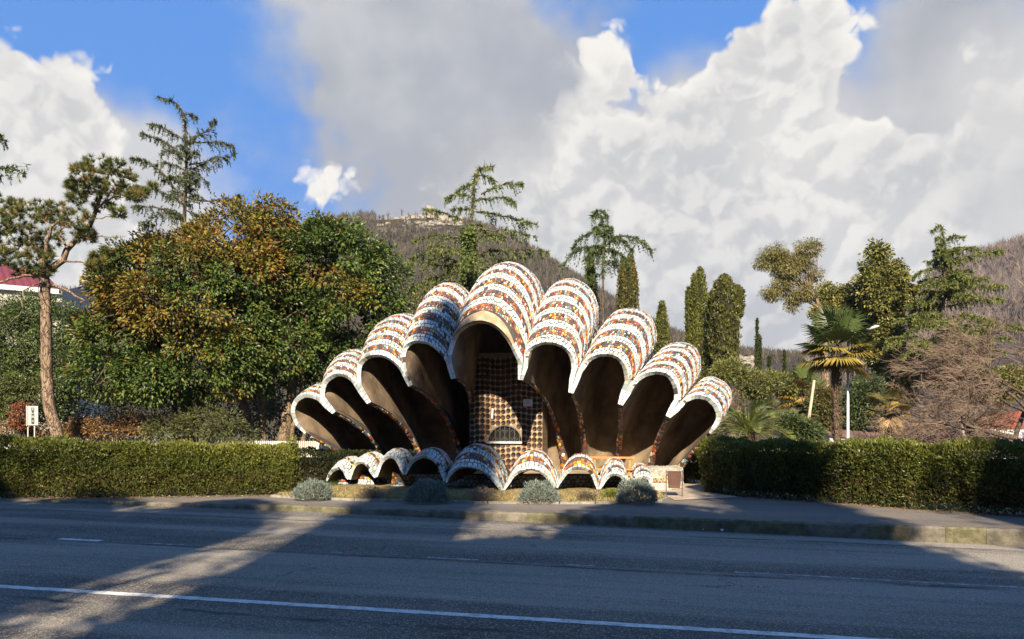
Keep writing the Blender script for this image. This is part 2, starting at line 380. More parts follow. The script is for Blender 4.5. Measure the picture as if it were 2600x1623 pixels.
# planting bed in front of the shell with its thin edging, and the path beside it
BEDF = [(-5.3, 16.75), (-4.2, 16.25), (-2.5, 15.75), (-.8, 15.4), (1.4, 15.3), (2.9, 15.55), (3.35, 16.3)]
def build_bed():
    f = np.array(BEDF); n = 60; xs = np.linspace(-5.3, 3.35, n); yf = np.interp(xs, f[:, 0], f[:, 1]); m = 12
    t = np.linspace(0, 1, m)[None]; yb = np.interp(xs, [-5.3, -3.5, 3.35], [17.4, 21.5, 20.0])[:, None]
    X = np.repeat(xs[:, None], m, 1); Y = yf[:, None] + (yb - yf[:, None]) * t
    Z = .02 + .035 * np.sin(np.clip(t * 4, 0, 1) * 1.57) + .012 * np.sin(X * 5) * np.cos(Y * 7)
    tag(MB().add(np.stack([X, Y, Z], -1), grid_faces(n, m)[:, ::-1]).build('planting_bed', plain('bed_soil', (.26, .19, .09), (.10, .075, .04), 5, .95, .8, bd=.04), smooth=True), kind='structure')
    root = thing('bed_edging', None, None); tag(root, kind='structure'); em = plain('edging_concrete', (.30, .27, .23), (.16, .145, .12), 9, .9, .5); P = catmull([(a, b, 0) for a, b in BEDF], 14)
    for a, b in zip(P[:-1], P[1:]):
        d = nrm(b - a); nn = np.array([-d[1], d[0], 0]); a2 = a + d * .01; b2 = b - d * .01; V = [a2 - nn * .04, b2 - nn * .04, b2 + nn * .04, a2 + nn * .04]
        V = np.array([*V, *V]); V[:4, 2] = -.02; V[4:, 2] = .05
        MB().add(V, [np.array([(4, 5, 6, 7), (0, 1, 5, 4), (1, 2, 6, 5), (2, 3, 7, 6), (3, 0, 4, 7)])]).build('edging_block', em, root)
    V = np.array([(3.42, 16.0, .012), (4.95, 16.6, .012), (5.0, 17.4, .012), (5.4, 19, .012), (6.0, 24, .012), (4.2, 24, .012), (3.8, 19, .012), (3.45, 17.5, .012)])
    tag(MB().add(V, [np.arange(8)[None]]).build('side_path', plain('path_concrete', (.42, .34, .25), (.28, .22, .16), 3, .9, .4)), kind='structure')
build_bed()
# ------------------------------------------------------------------ the shell pavilion
TH = R_(12); OX, OY = -0.9, 17.95                      # its axis points away and to the right, as the road edge does
bx, by, rx, ry = math.sin(TH), math.cos(TH), math.cos(TH), -math.sin(TH)
def to_local(P):
    d = np.asarray(P, float) - np.array([OX, OY, 0.]); return np.stack([d[..., 0] * rx + d[..., 1] * ry, d[..., 0] * bx + d[..., 1] * by, d[..., 2]], -1)
def on_depth(px, py, vf):
    k = (px - 1300) / F; Y = 18.5
    for _ in range(30):
        X = k * Y; u = (X - OX) * rx + (Y - OY) * ry; v = (X - OX) * bx + (Y - OY) * by
        Y += .8 * (vf(u) - v) / (k * bx + by)
    return to_local([k * Y, Y, HC - (py - HOR) / F * Y])
z1 = lambda L: [(720 + a * .43636, 640 + b * .43651) for a, b in L]
z2 = lambda L: [(1280 + a * .43662, 640 + b * .43651) for a, b in L]
z3 = lambda L: [(1120 + a * .26451, 880 + b * .26455) for a, b in L]
TIPS = z1([(125, 1060), (295, 935), (500, 880), (740, 780), (990, 738)]) + z2([(95, 745), (388, 822), (675, 890), (952, 960), (1200, 1060)])
RIMS = [z1([(70, 1000), (45, 920), (65, 860), (120, 827), (180, 835), (225, 862)]),
 z1([(228, 858), (218, 805), (238, 750), (290, 712), (340, 707), (400, 737), (440, 790)]),
 z1([(442, 785), (428, 700), (442, 640), (482, 607), (540, 594), (600, 607), (660, 650), (700, 700)]),
 z1([(702, 690), (689, 605), (702, 550), (742, 521), (790, 514), (850, 530), (910, 577), (960, 645)]),
 z1([(962, 630), (965, 560), (990, 490), (1035, 440), (1095, 408), (1160, 400), (1230, 425), (1290, 480)]) + z2([(48, 540), (78, 600), (100, 650)]),
 z2([(118, 640), (120, 590), (145, 560), (195, 531), (260, 521), (330, 537), (380, 577), (405, 632), (412, 700)]),
 z2([(428, 700), (442, 680), (482, 627), (540, 597), (600, 592), (660, 607), (700, 652), (717, 712), (720, 770)]),
 z2([(740, 765), (785, 725), (835, 702), (890, 694), (950, 707), (990, 752), (1007, 812), (1008, 870)]),
 z2([(1035, 866), (1080, 842), (1130, 832), (1190, 847), (1237, 892), (1257, 950), (1245, 1005)])]
BASE = [(a * K, 1114 * K) for a in (857, 920, 1003, 1096, 1122, 1334, 1384, 1462, 1536, 1595)]
GAM = [1.0, 1.86, 2.89, 3.87, 4.04, 3.96, 2.87, 1.91, 1.22]; LAT = [.26, 0, .83, .90, .95, .67, .98, 1.01, .30]
vrim = lambda u: .45 + .038 * u * u
vbase = lambda u: 4.3 - .06 * u * u
vlip = lambda u: .07 * u * u
NS, NTT = 41, 49
BACK = np.array([0, 1., 0])
def bez(R, C1, C2, B, t): return (1 - t) ** 3 * R + 3 * t * (1 - t) ** 2 * C1 + 3 * t * t * (1 - t) * C2 + t ** 3 * B
def upper_setup():
    TT = [on_depth(*p, vrim) for p in TIPS]; BB = [on_depth(*p, vbase) for p in BASE]; RR, UP = [], []
    for b_ in BB: b_[2] = .3
    for j in range(9):
        c = nrm(TT[j + 1] - TT[j]); RR.append(catmull([TT[j] + c * .02] + [on_depth(*p, vrim) for p in RIMS[j]] + [TT[j + 1] - c * .02], NS))
        up = RR[j][NS // 2] - (BB[j] + BB[j + 1]) / 2; up[1] = 0; UP.append(nrm(up))
    return BB, RR, np.array(UP)
BB_, RR_, UP_ = upper_setup(); KCUSP = [0, .3, .45, .65, 1, 1, .65, .45, .3, 0]
def upper_grid(j):
    R = RR_[j]; s = np.linspace(0, 1, NS)[:, None]; g = j + s[:, 0]; xs = np.arange(9) + .5
    gm = np.interp(g, xs, GAM)[:, None]; lt = np.interp(g, xs, LAT)[:, None]; U = np.stack([np.interp(g, xs, UP_[:, k]) for k in range(3)], -1)
    kk = KCUSP[j] * (1 - s) + KCUSP[j + 1] * s; bul = 1 - np.abs(2 * s - 1) ** 6; sid = np.array([1., 0, 0])
    Bs = BB_[j] * (1 - s) + BB_[j + 1] * s + np.sin(np.pi * s) * (BACK * .45 + UP_[j] * .1)
    C1 = ((R + 1.7 * BACK + np.array([0, 0, .45]) + .12 * (Bs - R)) * kk + (R + .33 * (Bs - R) + .3 * BACK) * (1 - kk)) * (1 - bul) + (R + 1.9 * BACK + gm * U + lt * sid) * bul
    C2 = ((Bs + .15 * BACK + np.array([0, 0, 1.25]) + .1 * (R - Bs)) * kk + (R + .66 * (Bs - R) + .4 * BACK) * (1 - kk)) * (1 - bul) + (Bs + BACK * 1.3 + U * (1.4 + .45 * gm) + (R - Bs) * .25) * bul
    return bez(R[:, None], C1[:, None], C2[:, None], Bs[:, None], np.linspace(0, 1, NTT)[None, :, None])
LRIMS = [z1([(250, 1332), (262, 1290), (290, 1262), (325, 1255), (355, 1275), (380, 1322)]),
 z1([(386, 1325), (391, 1280), (411, 1235), (450, 1218), (490, 1240), (520, 1285), (536, 1312)]),
 z1([(541, 1308), (551, 1250), (576, 1205), (615, 1185), (655, 1200), (685, 1245), (702, 1295)]),
 z1([(709, 1295), (725, 1240), (766, 1200), (820, 1185), (875, 1205), (920, 1260), (941, 1337)]),
 z3([(48, 1310), (62, 1240), (120, 1178), (200, 1150), (290, 1153), (380, 1182), (470, 1242), (540, 1312), (586, 1384)]),
 z3([(598, 1380), (642, 1292), (700, 1222), (780, 1182), (860, 1170), (940, 1187), (1020, 1242), (1070, 1302), (1098, 1354)]),
 z2([(306, 1372), (322, 1325), (370, 1270), (430, 1247), (490, 1262), (530, 1310), (547, 1382)]),
 z2([(552, 1380), (572, 1335), (612, 1296), (655, 1287), (695, 1307), (720, 1352), (730, 1384)]),
 z2([(736, 1376), (752, 1335), (790, 1306), (825, 1304), (855, 1322), (868, 1375)])]
LSIL = [1200, 1160, 1128, 1122, None, None, 1163, 1195, 1232]
def lower_grid(j):
    R = catmull([on_depth(*p, vlip) for p in LRIMS[j]], NS)
    top = {4: 880 + 930 * .26455, 5: 880 + 985 * .26455}.get(j, 640 + (LSIL[j] or 0) * .43651)
    crest = R[:, 2].max(); ytop = HC - (top - HOR) / F * (18.6 + .3 * abs(j - 4))
    rise = max(ytop - crest, .1) * 1.1
    s = np.linspace(0, 1, NS)[:, None]; bul = 1 - np.abs(2 * s - 1) ** 2.6
    u0, u1 = R[0, 0], R[-1, 0]; cz = R[:, 2:3]
    Bs = np.c_[(u0 + (u1 - u0) * s) * .93, np.full((NS, 1), 1.75) + .045 * (u0 * (1 - s) + u1 * s) ** 2, .28 + .22 * bul]
    C1 = R + BACK * .45 + np.array([0, 0, 1.]) * rise * 1.25 * bul - np.array([0, 0, .02]) * (1 - bul)
    C2 = Bs * .45 + R * .55 + BACK * .3 + np.array([0, 0, 1.]) * rise * 1.25 * bul
    return bez(R[:, None], C1[:, None], C2[:, None], Bs[:, None], np.linspace(0, 1, NTT)[None, :, None])
def normals(G, inside):
    n = nrm(np.cross(np.gradient(G, axis=0), np.gradient(G, axis=1)))
    flip = np.sign((n[n.shape[0] // 2, 4] * (G[G.shape[0] // 2, 4] - inside)).sum()); return n * flip
PAL = np.array([(.62, .17, .022), (.70, .26, .03), (.68, .42, .04), (.34, .07, .03), (.20, .06, .04), (.09, .055, .045), (.05, .042, .042), (.15, .075, .06), (.40, .22, .13), (.15, .24, .27), (.55, .45, .33), (.50, .085, .035), (.30, .13, .06), (.62, .60, .54), (.12, .08, .07)])
PALP = np.array([.06, .05, .06, .05, .10, .17, .11, .11, .06, .12, .05, .03, .07, .06, .08]); PALP /= PALP.sum()
def tile_cols(rg, n, kind):
    if kind == 'white':
        b = rg.uniform(.44, .60, n); c = np.stack([b * rg.uniform(.90, .98, n), b, b * rg.uniform(.95, 1.0, n)], -1)
        k = rg.random(n) < .22; c[k] *= np.array([.84, .92, .95]); k = rg.random(n) < .08; c[k] *= np.array([.80, .72, .58]); k = rg.random(n) < .04; c[k] *= .55; return c
    c = PAL[rg.choice(len(PAL), n, p=PALP)] * rg.uniform(.8, 1.15, (n, 1)); return np.clip(c, 0, .85)
def voronoi(pts, keep):
    """polygons of the Voronoi cells of the first `keep` points"""
    vs, _, fs, ov, _, _ = delaunay_2d_cdt([Vector((float(a), float(b))) for a, b in pts], [], [], 0, 1e-7, True)
    P = np.array([(v.x, v.y) for v in vs]); fs = np.array([f for f in fs if len(f) == 3]); A, B, C = P[fs[:, 0]], P[fs[:, 1]], P[fs[:, 2]]
    d = 2 * (A[:, 0] * (B[:, 1] - C[:, 1]) + B[:, 0] * (C[:, 1] - A[:, 1]) + C[:, 0] * (A[:, 1] - B[:, 1])); d[np.abs(d) < 1e-12] = 1e-12
    a2, b2, c2 = (A ** 2).sum(1), (B ** 2).sum(1), (C ** 2).sum(1)
    cc = np.stack([(a2 * (B[:, 1] - C[:, 1]) + b2 * (C[:, 1] - A[:, 1]) + c2 * (A[:, 1] - B[:, 1])) / d, (a2 * (C[:, 0] - B[:, 0]) + b2 * (A[:, 0] - C[:, 0]) + c2 * (B[:, 0] - A[:, 0])) / d], -1)
    inc = {}
    for i, f in enumerate(fs):
        for v in f: inc.setdefault(int(v), []).append(i)
    out = []
    for vi, orig in enumerate(ov):
        o = min(orig) if len(orig) else 10 ** 9
        if o >= keep or vi not in inc: continue
        poly = cc[inc[vi]]; c = poly.mean(0); poly = poly[np.argsort(np.arctan2(poly[:, 1] - c[1], poly[:, 0] - c[0]))]
        if len(poly) < 3: continue
        out.append((o, poly))
    return out
class Patch:
    """a parametrised surface that tiles can be laid on"""
    def __init__(s, G, N):
        s.G, s.N = G, N; a, b = G.shape[:2]; s.a, s.b = a, b
        mid = G[a // 2]; s.Lc = np.r_[0, np.cumsum(np.linalg.norm(np.diff(mid, axis=0), axis=1))]
        s.W = np.linalg.norm(np.diff(G, axis=0), axis=2).sum(0); s.L = s.Lc[-1]
    def width(s, y): return np.interp(y, s.Lc, s.W)
    def sample(s, x, y, off):
        w = s.width(y); u = np.clip(x / w + .5, 0, 1) * (s.a - 1); t = np.interp(y, s.Lc, np.arange(s.b)); u = np.clip(u, 0, s.a - 1.001); t = np.clip(t, 0, s.b - 1.001)
        i, k = u.astype(int), t.astype(int); fu, ft = (u - i)[:, None], (t - k)[:, None]
        def bl(M): return M[i, k] * (1 - fu) * (1 - ft) + M[i + 1, k] * fu * (1 - ft) + M[i, k + 1] * (1 - fu) * ft + M[i + 1, k + 1] * fu * ft
        return bl(s.G) + nrm(bl(s.N)) * np.asarray(off)[:, None]
def lay_tiles(mb, patch, y0, y1, h, kind, rg, gap=.021, lift=.014, xr=None, jit=.33):
    rows = max(1, int(round((y1 - y0) / h))); rh = (y1 - y0) / rows; pts = []
    for r in range(rows):
        y = y0 + (r + .5) * rh; w = patch.width(y); n = max(2, int(round(w / h)))
        xx = (np.arange(n) + .5 + .5 * (r % 2) - .25) / n * w - w / 2 + rg.uniform(-jit, jit, n) * w / n
        pts.append(np.c_[np.clip(xx, -w / 2 + .01, w / 2 - .01), y + rg.uniform(-jit, jit, n) * rh])
    pts = np.vstack(pts); w = patch.width(pts[:, 1]); n0 = len(pts)
    allp = np.vstack([pts, np.c_[pts[:, 0], 2 * y0 - pts[:, 1]], np.c_[pts[:, 0], 2 * y1 - pts[:, 1]], np.c_[w - pts[:, 0], pts[:, 1]], np.c_[-w - pts[:, 0], pts[:, 1]]])
    cells = voronoi(allp, n0); cols = tile_cols(rg, n0, kind); XY, OFF, CO, faces, k = [], [], [], {}, 0
    for o, poly in cells:
        if rg.random() < .018: continue                  # a piece has dropped off
        c = poly.mean(0); r = np.sqrt(((poly - c) ** 2).sum(1)).mean(); pl = c + (poly - c) * max(.3, 1 - gap / max(r, .02) * .75); m = len(pl)
        tl = rg.uniform(-.12, .12, 2); up = lift * rg.uniform(.75, 1.25) + (pl - c) @ tl
        XY += [pl, c + (poly - c) * max(.35, 1 - gap / max(r, .02) * .55)]; OFF += [up, np.full(m, -.004)]; CO.append(np.repeat(cols[o:o + 1], 2 * m, 0))
        faces.setdefault(m, []).append(np.arange(m) + k); ii = np.arange(m); faces.setdefault('s', []).append(np.stack([k + ii, k + m + ii, k + m + (ii + 1) % m, k + (ii + 1) % m], -1)); k += 2 * m
    if not k: return
    XY = np.vstack(XY); V = patch.sample(XY[:, 0], XY[:, 1], np.concatenate(OFF)); fl = []
    for m, f in faces.items(): fl.append(np.vstack(f) if m == 's' else np.array(f))
    # merge groups with the same corner count
    mb.add(V, fl, np.vstack(CO))
GROUT = plain('dark_grout', (.085, .075, .068), (.05, .044, .04), 8, .95, .5)
PLASTER = plain('stained_plaster', (.25, .185, .12), (.10, .07, .045), 1.4, .95, .7, bd=.03, detail=9)
RIMPL = plain('broken_plaster', (.46, .36, .24), (.28, .21, .13), 5, .95, .9, bd=.04)
SHELL = thing('shell_pavilion', 'huge open scallop shell pavilion with white and coloured mosaic bands on its ribs', 'pavilion', (OX, OY, 0), -TH)
def thick_lobe(G, N, th, name, inner_mat, a0=0):
    a, b = G.shape[:2]; sv = np.linspace(0, 1, a); I = G - N * (th * np.minimum(1, .4 + np.minimum(sv, 1 - sv) * 5))[:, None, None]; mb = MB(); Fg = grid_faces(a, b); n = a * b
    mb.add(np.vstack([G.reshape(-1, 3), I.reshape(-1, 3)]), Fg, mi=0)
    def edge(ids): return np.stack([ids[:-1], ids[1:], ids[1:] + n, ids[:-1] + n], -1)
    ids = np.arange(n).reshape(a, b); mb2 = np.vstack([edge(ids[:, 0]), edge(ids[0]), edge(ids[-1]), edge(ids[:, -1])])
    mb.F[4].append(mb2); mb.M[4].append(np.zeros(len(mb2), int)); mb.F[4].append((Fg + n)[:, ::-1]); mb.M[4].append(np.ones(len(Fg), int))
    return mb.build(name, [GROUT, inner_mat], SHELL, smooth=False), I
EDGE_LEFT = [300]
def edge_tiles(G, I, lobe, rg, skip=(0, 0), size=.125, individually=True):
    """the row of white pieces along the front edge"""
    R, Q = G[:, 0], I[:, 0]; d = np.r_[0, np.cumsum(np.linalg.norm(np.diff(R, axis=0), axis=1))]; n = int(d[-1] / size); e = np.linspace(0, d[-1], n + 1); e[1:-1] += rg.uniform(-.22, .22, n - 1) * size
    f = lambda M, s: np.stack([np.interp(s, d, M[:, k]) for k in range(3)], -1); mbs = MB()
    fw = nrm(G[:, 0] - G[:, 2])
    for a, b in zip(e[:-1], e[1:]):
        m = (a + b) / 2 / d[-1]
        if skip[0] < m < skip[1] or rg.random() < .025: continue
        a2, b2 = a + .007, b - .007; o0, o1, i0, i1 = f(R, a2), f(R, b2), f(Q, a2), f(Q, b2); w0, w1 = nrm(f(fw, a2)), nrm(f(fw, b2)); l = rg.uniform(.010, .018)
        out0, out1 = nrm(o0 - i0) * .012, nrm(o1 - i1) * .012; sh = rg.uniform(.93, 1.0)
        lo = [o0 + out0, o1 + out1, o1 + (i1 - o1) * sh, o0 + (i0 - o0) * sh]; hi = [lo[0] + w0 * l * 1.2, lo[1] + w1 * l, lo[2] + w1 * l, lo[3] + w0 * l]; bk = [lo[0] - w0 * .03, lo[1] - w1 * .03, lo[2] - w1 * .002, lo[3] - w0 * .002]
        V = np.array(hi + bk); fs = np.array([(0, 1, 2, 3), (0, 4, 5, 1), (1, 5, 6, 2), (2, 6, 7, 3), (3, 7, 4, 0)]); col = tile_cols(rg, 1, 'white')[0]
        if individually and EDGE_LEFT[0] > 0: EDGE_LEFT[0] -= 1; MB().add(V, fs, col).build('edge_tile', TILE, lobe)
        else: mbs.add(V, fs, col)
    if mbs.n: tag(mbs.build('edge_mosaic', TILE, lobe), kind='stuff')
def build_shell():
    rg = rng_(11); grids = [upper_grid(j) for j in range(9)]
    for j, G in enumerate(grids):
        inside = np.array([0, 2.0, 1.2]); N = normals(G, inside); lobe, I = thick_lobe(G, N, .105, 'upper_lobe', PLASTER); P = Patch(G, N)
        ctr = j == 4; edge_tiles(G, I, lobe, rg, skip=(.27, .78) if ctr else (0, 0))
        mb = MB(); y = .015; k = 0; cw, ww = (.20, .225) if j in (3, 4, 5, 6) else (.155, .18); P.L = min(P.L, P.Lc[-1])
        if ctr:
            y = .30; seq = ['col', 'white']
            for s0 in (0, 1):                      # pieces still clinging to the broken edge on both haunches
                pass
        else: seq = ['white', 'col']
        ymax = P.L - .05
        while y < ymax:
            kind = seq[k % 2]; hgt = (cw if kind == 'col' else ww) * (.8 if (k == 0 and not ctr) else 1) * rg.uniform(.9, 1.12); y1 = min(y + hgt, ymax)
            if y1 - y < .05: break
            far = y > P.L * .62
            lay_tiles(mb, P, y, y1 - .004, .078 if kind == 'col' else .108, kind, rg) if not far else lay_tiles(mb, P, y, y1 - .004, .16, kind, rg)
            y = y1; k += 1
        if ctr:
            # broken edge: bare plaster patch over the crown of the arch, tiles left only beside it
            a, b = G.shape[:2]; i0, i1 = 9, 33; w = np.interp(np.arange(i0, i1 + 1), [i0, 13, 20, 27, i1], [.02, .2, .29, .2, .03]); Lc = P.Lc
            rows = []
            for ii, ww_ in zip(range(i0, i1 + 1), w):
                tt = np.linspace(0, ww_, 5); kk = np.interp(tt, Lc, np.arange(b)); k0 = kk.astype(int); fr = (kk - k0)[:, None]
                rows.append(G[ii, k0] * (1 - fr) + G[ii, k0 + 1] * fr + N[ii, k0] * (.006 + .016 * rg.random((5, 1))))
            MB().add(np.array(rows), grid_faces(len(rows), 5)).build('bare_plaster', RIMPL, lobe, smooth=True)
            fw = nrm(G[:, 0] - G[:, 2]); Rr = np.stack([G[i0:i1 + 1, 0] + fw[i0:i1 + 1] * .012, I[i0:i1 + 1, 0] + fw[i0:i1 + 1] * .012], 1)
            MB().add(Rr, grid_faces(len(Rr), 2)).build('bare_rim', RIMPL, lobe, smooth=True)
            for sx in (-1, 1):
                pts = Patch(G[: 11] if sx < 0 else G[31:], N[: 11] if sx < 0 else N[31:]); lay_tiles(mb, pts, .01, .15, .11, 'white', rg); lay_tiles(mb, pts, .155, .30, .085, 'col', rg)
        tag(mb.build('mosaic', TILE, lobe), kind='stuff')
    # ridges inside, where two ribs meet
    for i in range(10):
        T = grids[min(i, 8)][0 if i < 9 else -1]; C = T.copy()
        if 0 < i < 9: C = (grids[i - 1][-1] + grids[i][0]) / 2
        path = C[2:]; inn = np.array([0, -1, -.2]); n = 40; P = catmull(path, n); tan = nrm(np.gradient(P, axis=0)); side = nrm(np.cross(tan, inn)); fr = nrm(np.cross(side, tan))
        if fr[n // 2] @ inn < 0: fr = -fr
        wd = np.linspace(.035, .085, n)[:, None]; dp = np.linspace(.03, .09, n)[:, None]
        prof = np.stack([P - side * wd - fr * .12, P - side * wd + fr * dp * .3, P - side * wd * .4 + fr * dp, P + side * wd * .4 + fr * dp, P + side * wd + fr * dp * .3, P + side * wd - fr * .12], 1)
        rd = MB().add(prof, grid_faces(n, 6)).build('ridge', GROUT, SHELL); N = np.zeros((5, n, 3)); mb = MB()
        PG = np.stack([prof[:, k] for k in range(6)], 0)[1:5]; cen = P[None] - fr[None] * .05; NN = nrm(PG - cen)
        pt = Patch(PG, NN); L = pt.L; lay_tiles(mb, pt, .05, L - .02, .10, 'col', rg, lift=.016, gap=.022, jit=.3); tag(mb.build('mosaic', TILE, rd), kind='stuff')
    # lower row of arched lobes
    for j in range(9):
        G = lower_grid(j); N = normals(G, np.array([G[NS // 2, 0, 0], .6, -.6])); lobe, I = thick_lobe(G, N, .07, 'lower_lobe', PLASTER); P = Patch(G, N)
        edge_tiles(G, I, lobe, rg, size=.105, individually=j in (3, 4, 5, 6))
        mb = MB(); bands = [(.015, .21, 'white', .105), (.215, .40, 'col', .085), (.405, .60, 'white', .105), (.605, .8, 'col', .11), (.805, 1.2, 'white', .12)]
        if j in (6,): bands = [(.015, .30, 'col', .095)] + bands[2:]
        if j in (3,): bands = [(.015, .36, 'white', .105), (.365, .5, 'col', .09), (.505, .9, 'white', .11)]
        if j in (0, 1, 2): bands = [(.012, .42, 'white', .095), (.425, .55, 'col', .08), (.555, .9, 'white', .10)]
        if j in (7, 8): bands = [(.012, .20, 'white', .09), (.205, .30, 'col', .07), (.305, .5, 'white', .09), (.505, .7, 'col', .09), (.705, 1.1, 'white', .11)]
        for a, b, kd, h in bands:
            if a < P.L: lay_tiles(mb, P, a, min(b, P.L - .01), h, kd, rg)
        tag(mb.build('mosaic', TILE, lobe), kind='stuff')
    # plinth of mosaic stones under the lower lobes and floor slab behind them
    u = np.linspace(-4.0, 3.9, 60); z = np.linspace(0, .34, 8); G = np.stack([np.repeat(u[:, None], 8, 1), 1.15 + .07 * u[:, None] ** 2 + .25 * z[None], np.repeat(z[None], 60, 0)], -1)
    N = np.zeros_like(G); N[..., 1] = -1; pl = MB().add(G, grid_faces(60, 8)).build('plinth', GROUT, SHELL); P = Patch(np.transpose(G, (0, 1, 2)), N); mb = MB()
    lay_tiles(mb, P, .02, P.L - .01, .12, 'white', rg, lift=.02, gap=.02); o = mb.build('mosaic', STONE, pl); tag(o, kind='stuff')
    u = np.linspace(-4.3, 4.75, 40); top = []
    for uu in u:
        f = 1.15 + .065 * uu * uu + .3; bk = max(vbase(uu) + .6, f + .1); top.append([(uu, f + (bk - f) * t, .33) for t in np.linspace(0, 1, 6)])
    top = np.array(top); mb = MB().add(top, grid_faces(40, 6)); skirt = np.stack([top[:, -1], top[:, -1] * [1, 1, 0]], 1); mb.add(skirt, grid_faces(40, 2))
    for e in (0, -1): sk = np.stack([top[e], top[e] * [1, 1, 0]], 1); mb.add(sk, grid_faces(6, 2))
    mb.build('floor_slab', plain('floor_concrete', (.40, .32, .23), (.25, .19, .13), 2.5, .9, .5), SHELL)
    # rounded bench block at the right end, clad in pale stone
    ug = np.linspace(3.98, 4.85, 18); zz = np.linspace(0, .26, 9); G = []
    for a in ug:
        t = (a - 3.98) / .87; f0 = .95 + .35 * t + .7 * t ** 3 + .35 * (1 - t) ** 6; row = [(a, f0 + .22 * (1 - math.cos(min(h / .26, 1) * 1.57)), h) for h in zz] + [(a, f0 + .22 + d, .26 + .26 * math.sin(min(d / .9, 1) * 1.57)) for d in (.12, .3, .6, .9, 1.3)]
        G.append(row)
    G = np.array(G); N = normals(G, np.array([4.2, 2.4, .1])); N = nrm(np.cross(np.gradient(G, axis=0), np.gradient(G, axis=1))); N *= np.sign(-N[9, 2, 1]); ob = MB().add(G, grid_faces(*G.shape[:2])).build('bench_block', PLASTER2, SHELL, smooth=True); mb = MB(); P = Patch(G, N)
    lay_tiles(mb, P, .02, .22, .12, 'white', rg, lift=.012, gap=.02); lay_tiles(mb, P, .225, .42, .1, 'col', rg); lay_tiles(mb, P, .425, P.L - .02, .13, 'white', rg, lift=.012); mb.C = [c * .55 + np.array([.10, .065, .03]) for c in mb.C]; tag(mb.build('mosaic', STONE, ob), kind='stuff')
    # fins of mosaic standing under the lower lobes
    for (px, h, wdt, lean, kind) in ((868, .36, .52, -.16, 'white'), (940, .42, .34, -.12, 'col'), (815, .26, .36, -.1, 'col')):
        p = on_depth(px * K, 1172 * K, lambda u: .42 + .07 * u * u); m = 9; t = np.linspace(0, 1, m); fin = []
        for k, f in enumerate(np.linspace(0, 1, 8)):
            w = wdt * (1 - f) ** .6 + .03; cx = p[0] + lean * f ** 1.5 * 1.6; fin.append([(cx + w * (tt - .5), p[1] - .10 * math.sin(tt * 3.14) + .28 * f, f * h) for tt in t])
        G = np.transpose(np.array(fin), (1, 0, 2)); N = nrm(np.cross(np.gradient(G, axis=0), np.gradient(G, axis=1))); N *= np.sign(-N[4, 3, 1]) or 1
        bk = G.copy(); bk[..., 1] += .12; fo = MB().add(G, grid_faces(m, 8)).add(bk, grid_faces(m, 8)).build('mosaic_fin', GROUT, SHELL); P = Patch(G, N); mb = MB(); L = P.L
        lay_tiles(mb, P, .01, L * (.45 if kind == 'white' else .2), .10, 'white', rg); lay_tiles(mb, P, L * (.46 if kind == 'white' else .21), L * .97, .085, 'col', rg); tag(mb.build('mosaic', TILE, fo), kind='stuff')
    return grids
PLASTER2 = plain('pale_plaster', (.50, .40, .28), (.30, .23, .15), 4, .95, .6)
build_shell()

